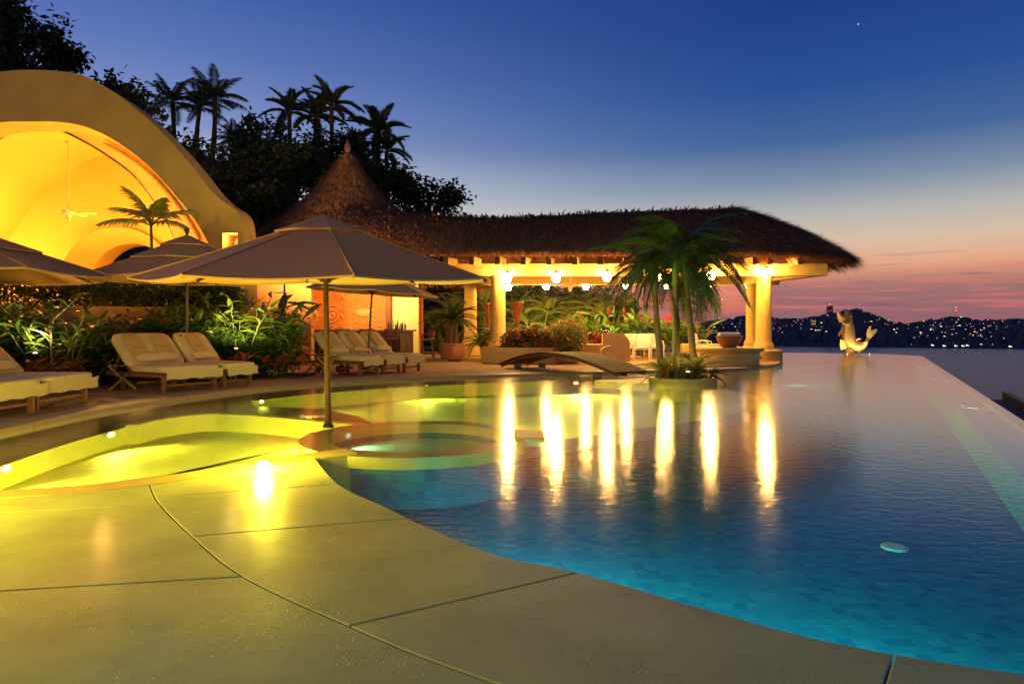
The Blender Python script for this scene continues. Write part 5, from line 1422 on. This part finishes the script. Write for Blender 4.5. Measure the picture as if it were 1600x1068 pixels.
# ---- curved bench, dark pots, flowers, white chairs
cvb = thing('masonry_bench', 'curved cream masonry bench end beside the round bush', 'bench', gr(945,566,.05))
MB().box((-.45,.95,.30), (1.2,.7,.60), .03).build('bench_block', cream_wall, cvb)
vs = MB(); pts = [(0,.0)] + [(.95,0)] + [(.95,.55)] + [(.95-.42*(1-math.cos(a)), .55+.42*math.sin(a)) for a in np.linspace(.2,PI/2,7)] + [(.0,.97)]
n = len(pts); vs.add([(x,.55,z) for x,z in pts]+[(x,.80,z) for x,z in pts], [tuple(range(n)), tuple(range(2*n-1,n-1,-1))]+[(i,(i+1)%n,(i+1)%n+n,i+n) for i in range(n)]); vs.build('arm_rest', cream_wall, cvb)
pts = [(-.15,0),(.45,0),(.45,.38)]+[(.15+.30*math.cos(a), .38+.18*math.sin(a)) for a in np.linspace(.2,PI-.2,7)]+[(-.15,.38)]
vs = MB(); n = len(pts); vs.add([(x,-.25,z) for x,z in pts]+[(x,.0,z) for x,z in pts], [tuple(range(n)), tuple(range(2*n-1,n-1,-1))]+[(i,(i+1)%n,(i+1)%n+n,i+n) for i in range(n)]); vs.build('front_lobe', cream_wall, cvb)
for px, py, Y, r_, lb_ in ((921,540,24.2,.17,'smaller round black glazed pot beside the flowering bush'), (947,538,24.6,.24,'larger round black glazed pot behind the red flowers')):
    p = at(px, py, Y); o = MB().lathe([(.10,0),(r_*.8,.05),(r_,r_*.8),(r_*.85,r_*1.4),(r_*.5,r_*1.75),(r_*.55,r_*1.85)], 18).build('glazed_pot', black_g, smooth=True); o.location = (p.x, Y, .77); tag(o, lb_, 'pot')
fp = at(936, 550, 23.4); ft = thing('red_flower_pot', 'small red geranium spilling over the end of the curved bench', 'flowers', (fp.x, 23.4+.6, .75))
n = 420; P = nrng.normal(0,1,(n,3))*np.array((.17,.13,.13)) + np.array((0,0,.1)); link('foliage', rand_leaves('foliage', P, .09, .06, leaf_h), ft, kind='stuff')
fb = MB()
for k in range(46): fb.ball((rnd.gauss(0,.17), rnd.gauss(-.08,.1), rnd.gauss(.08,.13)), rnd.uniform(.03,.05), 6)
fb.build('flowers', petal_r, ft, kind='stuff')
def chair(label, loc, yaw):
    t = thing('white_armchair', label, 'chair', loc, yaw, 'white chairs under the pavilion')
    for s in (-1,1):
        MB().tube([(-.25,s*.27,0),(-.26,s*.28,.45),(-.20,s*.28,.64),(.0,s*.28,.69),(.20,s*.28,.66),(.27,s*.28,.5),(.27,s*.27,0)], .022, 7).build('arm_frame', white_p, t, smooth=True)
        MB().tube([(.24,s*.25,.42),(.30,s*.25,.7),(.36,s*.24,.95)], .022, 7).build('back_post', white_p, t, smooth=True)
    MB().cushion((.52,.52,.10), (0,0,.44), None, 5, 5).build('seat_cushion', white_t, t, smooth='all')
    M = Matrix.Translation((.30,0,.70)) @ Matrix.Rotation(R(14), 4, 'Y')
    MB().cushion((.09,.50,.52), (0,0,0), M, 5, 5).build('back_cushion', white_t, t, smooth='all')
    for k in range(4): MB().beam((-.22+.15*k,-.26,.38),(-.22+.15*k,.26,.38), .03,.02).build('seat_slat', white_p, t)
    return t
for px, py, Y, yaw, lb_ in ((975,562,25.6,R(40),'white armchair nearest the curved bench end'), (1003,562,25.2,R(75),'white armchair in the middle behind the bridge'), (1022,560,26.4,R(110),'white armchair behind the left dwarf palm'), (1100,558,26.6,R(150),'white armchair right of the palm island')):
    chair(lb_, ((px-800)/F*Y, Y, .03), yaw)
tt = thing('white_table', 'low white table beside the white armchairs', 'table', ((990-800)/F*27.4, 27.4, .03))
MB().lathe([(.0,.70),(.55,.70),(.56,.73),(.0,.74)], 28).build('table_top', white_p, tt); MB().tube([(0,0,0),(0,0,.7)], .05, 10).build('leg', white_p, tt); MB().lathe([(.3,0),(.28,.03),(.05,.06)], 20).build('base', white_p, tt)
o = MB().box((0,0,.28), (1.7,.55,.50), .05).build('bench_seat', cream_wall); o.location = ((1098-800)/F*27.6, 27.6, .03); tag(o, 'low cream bench right of the island palms with the bay behind', 'bench')

# ---- leaping fish fountain on the pool's far edge
FX, FY = (1330-800)/F*31.3, 31.3; sc = FY/F
fish = thing('fish_statue', 'gilded leaping fish statue lit from below at the far pool edge', 'statue', (FX, FY, 0))
def fp_(px, py): return Vector(((px-1330)*sc, 0, (553-py)*sc))
sp_ = [fp_(*p) for p in [(1320.5,492),(1321,497),(1323,504),(1325,512),(1325.5,521),(1326,529),(1329,536),(1335,541),(1343,542.5),(1350,540),(1354,534),(1356.5,528)]]
rd = [.13,.20,.25,.28,.29,.285,.26,.215,.16,.115,.085,.065]
sp2 = smoothline(sp_, 4); rd2 = np.interp(np.linspace(0,1,len(sp2)), np.linspace(0,1,len(rd)), rd)
bmv, bff = [], []; nn = 18; frames = []
for i, p in enumerate(sp2):
    d = (sp2[min(i+1,len(sp2)-1)]-sp2[max(i-1,0)]).normalized(); sdir = Vector((0,1,0)); nrm = d.cross(sdir).normalized(); frames.append((p,d,sdir,nrm,rd2[i]))
    for k in range(nn):
        a = 2*PI*k/nn; bmv.append(p + nrm*(rd2[i]*math.cos(a)) + sdir*(rd2[i]*.68*math.sin(a)))
for i in range(len(sp2)-1):
    for k in range(nn): q = (k+1)%nn; bff.append((i*nn+k, i*nn+q, (i+1)*nn+q, (i+1)*nn+k))
bff += [tuple(range(nn-1,-1,-1)), tuple((len(sp2)-1)*nn+k for k in range(nn))]
mb = MB(); mb.add(bmv, bff); mb.build('body', bronze_d, fish, smooth=60)
sm_ = MB()
for i in range(10, len(sp2)-5, 1):
    p, d, sd_, nr, r_ = frames[i]
    for j in range(-4, 5):
        for side in (-1, 1):
            a = -PI/2*side + (j+.5*(i % 2))*.27; 
            nv = (nr*math.cos(a)+sd_*(.68*math.sin(a))); c = p + nv*r_*1.005; nv.normalize(); tg = d.cross(nv).normalized(); w = .043 if r_ > .15 else .028
            sm_.add([c-tg*w, c+d*w*.2-tg*w*.7+nv*.012, c+d*w*1.1+nv*.020, c+d*w*.2+tg*w*.7+nv*.012, c+tg*w, c-d*w*.8], [(0,1,2,3,4,5)])
sm_.build('scales', bronze, fish, kind='stuff')
def flatpart(name, pts, th, m, yoff=0.0):
    n = len(pts); P3 = [fp_(*p) for p in pts]
    mb = MB(); mb.add([(p.x,-th/2+yoff,p.z) for p in P3]+[(p.x,th/2+yoff,p.z) for p in P3], [tuple(range(n)), tuple(range(2*n-1,n-1,-1))]+[(i,(i+1)%n,(i+1)%n+n,i+n) for i in range(n)])
    return mb.build(name, m, fish)
flatpart('tail_fin', [(1355,529),(1354,522),(1355.5,515),(1358,510.5),(1361,509),(1360.5,514),(1360,518),(1364,515.5),(1369,514),(1370.5,514.5),(1369,519),(1365,524),(1360,529),(1357,531)], .05, bronze)
flatpart('dorsal_fin', [(1329,527),(1334,530),(1341,534),(1348,535),(1353,533),(1351,539),(1343,540),(1334,538)], .04, bronze_d)
flatpart('fin_spike', [(1336,531),(1341,528.5),(1346,529),(1343,531),(1338,533)], .05, bronze)
flatpart('pectoral_fin', [(1316,508),(1311,515),(1307,522),(1307.5,526),(1311,522),(1315,519),(1318,512)], .05, bronze_d, -.16)
flatpart('pelvic_fin', [(1312,530),(1311.5,541),(1313,547),(1317,546),(1322,544),(1318,533)], .05, bronze, -.05)
flatpart('anal_fin', [(1341,544),(1339,549),(1342,552),(1346,548),(1351,545),(1349,543)], .04, bronze_d)
jl = MB(); jl.tube([fp_(1317,500),fp_(1312.5,495),fp_(1310,489),fp_(1308.5,484.5)], [.20,.13,.08,.02], 10); jl.build('lower_jaw', bronze, fish, smooth=True)
ju = MB(); ju.tube([fp_(1324,500),fp_(1325,494),fp_(1324,488),fp_(1321.5,483.5)], [.22,.19,.13,.03], 10); ju.build('upper_jaw', bronze_d, fish, smooth=True)
gp = MB()
gp.tube([fp_(1311,502)+Vector((0,-.17,0)), fp_(1316,507)+Vector((0,-.23,0)), fp_(1322,507)+Vector((0,-.23,0)), fp_(1329,502)+Vector((0,-.15,0))], [.02,.035,.035,.02], 6); gp.build('gill_cover', bronze, fish, smooth=True)
MB().ball(fp_(1326,495)+Vector((0,-.15,0)), .05, 8).build('eye', bronze, fish, smooth=True)
MB().lathe([(.24,-1.45),(.24,.05),(.17,.14),(.20,.22),(.10,.30)], 18, fp_(1327,553)).build('pedestal', bronze_d, fish, smooth=True)

# ---- lamps of the garden and the pool
def garden_spot(label, loc, power, col=(1,.66,.22), aim=None):
    t = thing('garden_spotlight', label, 'spotlight', loc, 0, 'garden spotlights')
    MB().tube([(0,0,-.05),(0,0,.10)], .012, 6).build('stake', iron, t)
    MB().lathe([(.03,.08),(.06,.10),(.065,.17),(.055,.17),(.05,.13),(.0,.13)], 14).build('housing', iron, t)
    MB().lathe([(.0,.165),(.05,.165),(.0,.185)], 14).build('lens', spotglow, t)
    lamp('spot_lamp', t, (0,0,.30), power*.8, col, .13, 'SPOT', (0,.30,1), 165, .5)
    return t
garden_spot('left garden spotlight glaring among the red crotons', at(55,566,12.35)*1.0, 300.0)
garden_spot('right garden spotlight glaring under the bright ginger', at(369,556,15.1)*1.0, 300.0, (1,.74,.26))
garden_spot('spotlight on the palm island at the foot of the trunks, left', isl+Vector((-.25,-.02,.10)), 26.0)
garden_spot('spotlight on the palm island at the foot of the trunks, right', isl+Vector((.02,-.38,.10)), 18.0)
garden_spot('spotlight under the tall plants behind the pavilion', Vector((3.9,27.9,.05)), 160.0, (.85,.95,.35))
garden_spot('spotlight under the areca palms behind the planter', Vector((.9,30.6,.05)), 240.0, (1,.72,.25))
#, Vector((-8.0,15.7,1.75)), 0.04)
dimglow = glow('mint_lamp_lens', (.6,1,.8), .8)
def pool_light(label, loc=None, aim=None, power=50, col=(1,.80,.22), cone=120, lens=None):
    t = thing('pool_light', label, 'pool light', loc, math.atan2(aim[1], aim[0]), 'underwater pool lights')
    k = 14; mb = MB(); mb.add([(0,.055*math.cos(2*PI*i/k),.03*math.sin(2*PI*i/k)) for i in range(k)]+[(.03,.07*math.cos(2*PI*i/k),.042*math.sin(2*PI*i/k)) for i in range(k)]+[(.0,.07*math.cos(2*PI*i/k),.042*math.sin(2*PI*i/k)) for i in range(k)],
        [(i,(i+1)%k,(i+1)%k+k,i+k) for i in range(k)]+[(k+i,k+(i+1)%k,2*k+(i+1)%k,2*k+i) for i in range(k)]); mb.build('bezel', white_p, t)
    MB().add([(.012,.053*math.cos(2*PI*i/k),.029*math.sin(2*PI*i/k)) for i in range(k)], [tuple(range(k))]).build('lens', lens or poolglow, t)
    l = lamp('pool_lamp', t, (.07,0,0), power, col, .06, 'SPOT', (1,0,aim[2]), cone, .8)
    return t
YEL = (1.0,.84,.10)
pool_light('pool light on the left wall of the paddling basin nearest the left edge', (-4.72,6.35,-.07), (1,-.1,-.12), 270, YEL, 168)
pool_light('pool light on the left wall of the paddling basin farther back', (-4.92,8.35,-.07), (1,-.25,-.12), 270, YEL, 168)
pool_light('pool light facing the front shelf below the basin rim', (-2.22,6.08,.014), (.45,-.89,-.04), 6, (1,.78,.2), 165, lens=spotglow)
lamp('rim_lamp', bpy.data.objects['pool_light.002'], (.08,0,.14), 190, (1,.76,.04), .08)
for rx_, ry_, k_ in ((-3.5,5.45,'left'), (-2.75,6.01,'middle'), (-2.05,6.78,'right')):  # added lamps, out of sight, to spread light over the basin floor
    pool_light('added pool light unseen inside the front rim of the paddling basin, '+k_, (rx_,ry_,-.07), (-.5,.86,-.12), 190, YEL, 168)
pool_light('added pool light on the outside of the spa rim facing the paddling basin', (-2.42,8.3,-.07), (-1,.3,-.12), 190, YEL, 168)  # added to light the basin more evenly
pool_light('added pool light on the back of the basin wall facing the main basin', (-3.0,9.75,-.08), (.3,.9,-.12), 1050, YEL, 168)  # this lamp and the next are added to brighten the main basin
pool_light('added pool light on the back of the spa facing the main basin', (-.6,9.30,-.08), (.3,.9,-.12), 1050, YEL, 168)
pool_light('pool light behind the paddling basin near the narrow lounger', (-4.45,12.1,-.08), (1,-.5,-.12), 1050, YEL, 168)
pool_light('pool light in the main basin below the bar-row loungers', (-1.9,15.15,-.08), (.5,-1,-.12), 1500, YEL, 168)
pool_light('pool light in the main basin beside the footbridge', (1.5,16.1,-.08), (.2,-1,-.12), 1050, YEL, 168)
pool_light('pool light at the spa spillway', (.32,8.0,-.06), (1,.05,-.05), 25, (1,.75,.2), 150)
pool_light('pool light in the spa', (-1.98,8.2,-.06), (1,-.3,-.10), 28, (.7,1,.5), 165, lens=dimglow)
pool_light('pool light under the right columns', (8.2,20.9,-.1), (.8,-.6,-.05), 160, (1,.8,.3), 160)
t = thing('added_bollard_lamp', 'added low bollard lamp on the front shelf, unseen beyond the left picture edge', 'lamp', (-4.9,4.0,.01))  # added lamp out of view, casting yellow over the shelf
MB().lathe([(.06,0),(.06,.55),(.09,.58),(.09,.60),(.0,.62)], 16).build('added_bollard_post', iron, t)
lamp('added_bollard_light', t, (.14,-.05,.52), 1000, (1,.74,.02), .15)
for x_, y_, k_ in ((4.55,6.6,'nearest'), (6.9,11.2,'second'), (9.9,16.8,'third'), (13.2,23.0,'farthest')):
    pool_light('pool light on the floor washing the infinity wall, '+k_, (x_+.42,y_-.1,-.035), (1,-.45,-.05), 3, (.50,1,.75), 160, lens=dimglow)
pool_light('added deep pool light under the front shelf lip, nearer', (1.35,2.75,-.16), (.6,1,-.03), 210, (.08,.95,.92), 168)  # pair of added lamps lighting the near pool floor teal
pool_light('added deep pool light under the front shelf lip, farther', (-.1,3.95,-.16), (.7,.9,-.03), 210, (.08,.95,.92), 168)
for dx, pw_, lb_ in ((-.55,70,'small underwater light left of the fish statue'), (.45,75,'small underwater light right of the fish statue')):
    t = thing('fish_light', lb_, 'spotlight', (FX+dx, FY-.75, .0), 0, 'lights at the foot of the fish statue')
    MB().lathe([(.06,-.1),(.06,.02),(.045,.02),(.04,.0),(0,.0)], 12).build('housing', iron, t); MB().lathe([(0,.015),(.04,.015),(0,.03)], 12).build('lens', spotglow, t)
    lamp('fish_lamp', t, (0,0,.08), pw_, (1,.74,.28), .04, 'SPOT', (-dx*.9, .75, .85), 110, .6)
# added floods brightening the villa front, unseen behind the hedge
for x, lb_ in ((-9.4,'added flood lamp, unseen behind the hedge at the right pier of the villa'), (-13.2,'added flood lamp, unseen behind the hedge at the left of the villa arch')):
    t = thing('added_flood_lamp', lb_, 'flood lamp', (x, 16.3 if x < -11 else 16.85, .12), 0, 'added flood lamps behind the hedge')
    MB().box((0,0,.08), (.22,.12,.16), .02).build('housing', iron, t); MB().box((0,.03,.165), (.18,.09,.01)).build('lens', spotglow, t)
    lamp('flood', t, (0,.02,.22), 175 if x > -11 else 125, (1,.52,.09), .1, 'SPOT', (.0,.25,1), 150, .7)

for (x, y, z), aim, pw_, lb_, cl__ in (((-6.2,18.6,2.7), (-.02,.9,.45), 3600, 'added flood lamp on a post, unseen behind the large umbrella, aimed at the pointed roof', (1,.55,.2)),  # added unseen lamps to brighten the roof, shelf and umbrellas
        ((-3.4,-3.0,4.6), (.10,.82,-.54), 300, 'added fill lamp on a post, unseen behind the camera', (1,.90,.52)),
        ((-8.2,-1.0,5.4), (.27,.93,-.24), 560, 'added fill lamp on a post, unseen at the left behind the camera', (1,.60,.28))):
    t = thing('added_flood_lamp', lb_, 'flood lamp', (x, y, 0))
    MB().tube([(0,0,0),(0,0,z-.1)], .03, 8).build('post', iron, t)
    MB().box((0,-.06,z), (.24,.12,.18), .02).build('housing', iron, t)
    lamp('flood', t, (0,.08,z), pw_, cl__, .12, 'SPOT', aim, 105, .9)

# ---- town on the far shore
hm = []
wall_n = mat('night_house_wall', (.05,.045,.05), .9)
for nm_, col, s in (('lit_window_warm', (1,.58,.20), 1.7), ('lit_window_orange', (1,.42,.12), 1.5), ('lit_window_white', (1,.85,.60), 1.8), ('lit_window_green', (.75,1,.55), 1.3), ('lit_window_dim', (1,.5,.2), .6)):
    m = glow(nm_, col, s); m.cycles.emission_sampling = 'NONE'
    mb = MB(); mb.box((0,0,3), (11,9,6)); mb.box((0,0,6.3), (12,10,.6))
    k = len(mb.f); mb.box((-1.5,-4.6,3.2), (4.6,.3,4.4)); 
    if nm_ in ('lit_window_white','lit_window_warm'): mb.box((3.6,-4.6,2.2), (2.6,.3,2.4))
    me = mb.mesh('hillside_house', [wall_n, m]); 
    for i, p in enumerate(me.polygons): p.material_index = 1 if i >= k else 0
    hm.append(me)
poolglow.cycles.emission_sampling = 'NONE'; spotglow.cycles.emission_sampling = 'NONE'
GT = 'lit houses on the far shore'
def hhouse(px, v, k, sc=1.0):
    p = hill_pt(px, v); o = link('hillside_house', hm[k], loc=(p.x, p.y-14, p.z+1.5), rot=(0,0,-math.atan2(p.x,p.y)+rnd.uniform(-.4,.4)), scale=sc)
    tag(o, 'tiny lit house scattered on the dark hillside across the bay', 'house', GT)
for i in range(215):
    z_ = rnd.random()
    if z_ < .34: px, v = rnd.uniform(1085,1292), rnd.uniform(.30,.97)
    elif z_ < .42: px, v = rnd.uniform(1345,1405), rnd.uniform(.55,.95)
    elif z_ < .90: px, v = rnd.gauss(1500,52), min(.95,max(.06,rnd.gauss(.55,.24)))
    else: px, v = rnd.uniform(1610,2000), rnd.uniform(.1,.9)
    if 1292 < px < 1345: continue
    hhouse(px, v, rnd.choices(range(5), (5,3,4,2,5))[0], rnd.choice((.2,.26,.32,.4,.6)))
for px, v in ((1453,.03),(1471,.02),(1488,.02),(1499,.02),(1507,.03),(1572,.02)): hhouse(px, v, 2, .8)
def block_tower(name, label, cat, px, ytop, ybase, wpx, Y, floors, lit):
    p = at(px, ybase, Y); w = wpx*Y/F; h = (ybase-ytop)*Y/F
    t = thing(name, label, cat, (p.x, Y, p.z), 0)
    MB().box((0,0,h/2-4), (w,w*.8,h+8)).build('tower_body', mat('tower_concrete', (.16,.13,.17), .9), t)
    MB().box((0,0,h+1.5), (w*.4,w*.4,3)).build('roof_plant', wall_n, t)
    wmn = MB(); wml = MB()
    for f in range(floors):
        for c in range(4):
            tgt = wml if rnd.random() < lit else wmn
            tgt.box((-w*.36+c*w*.24, -w*.4-.2, (f+.5)*h/floors), (w*.16,.5,h/floors*.5))
    wmn.build('windows', mat('dark_window', (.02,.02,.03), .2), t, kind='stuff')
    if wml.v: wml.build('lit_windows', hm[4].materials[1], t, kind='stuff')
    return t, h
tw, th = block_tower('tower_block', 'slim tall tower block standing on the hill across the bay', 'tower', 1296.5, 478, 493, 7.5, 2560, 12, .06)
rdm = glow('red_beacon', (1,.08,.08), 5); rdm.cycles.emission_sampling = 'NONE'
MB().ball((0,0,th+6), 2.2, 6).build('beacon', rdm, tw)
block_tower('hotel_block', 'dark broad building on top of the hill behind the fish statue', 'building', 1338, 483, 490, 14, 2590, 4, .0)
block_tower('apartment_block', 'mid-rise apartment block with lit windows on the far hillside', 'building', 1270, 500, 514, 7, 2350, 6, .7)
ms_ = thing('radio_mast', 'thin radio mast with red lamps on the far right hill', 'mast', at(1494,497,2400))
MB().tube([(0,0,-8),(0,0,36)], [.9,.3], 6).build('mast_pole', iron, ms_)
for z in (28, 37): MB().ball((0,0,z), 1.9, 6).build('beacon', rdm, ms_)
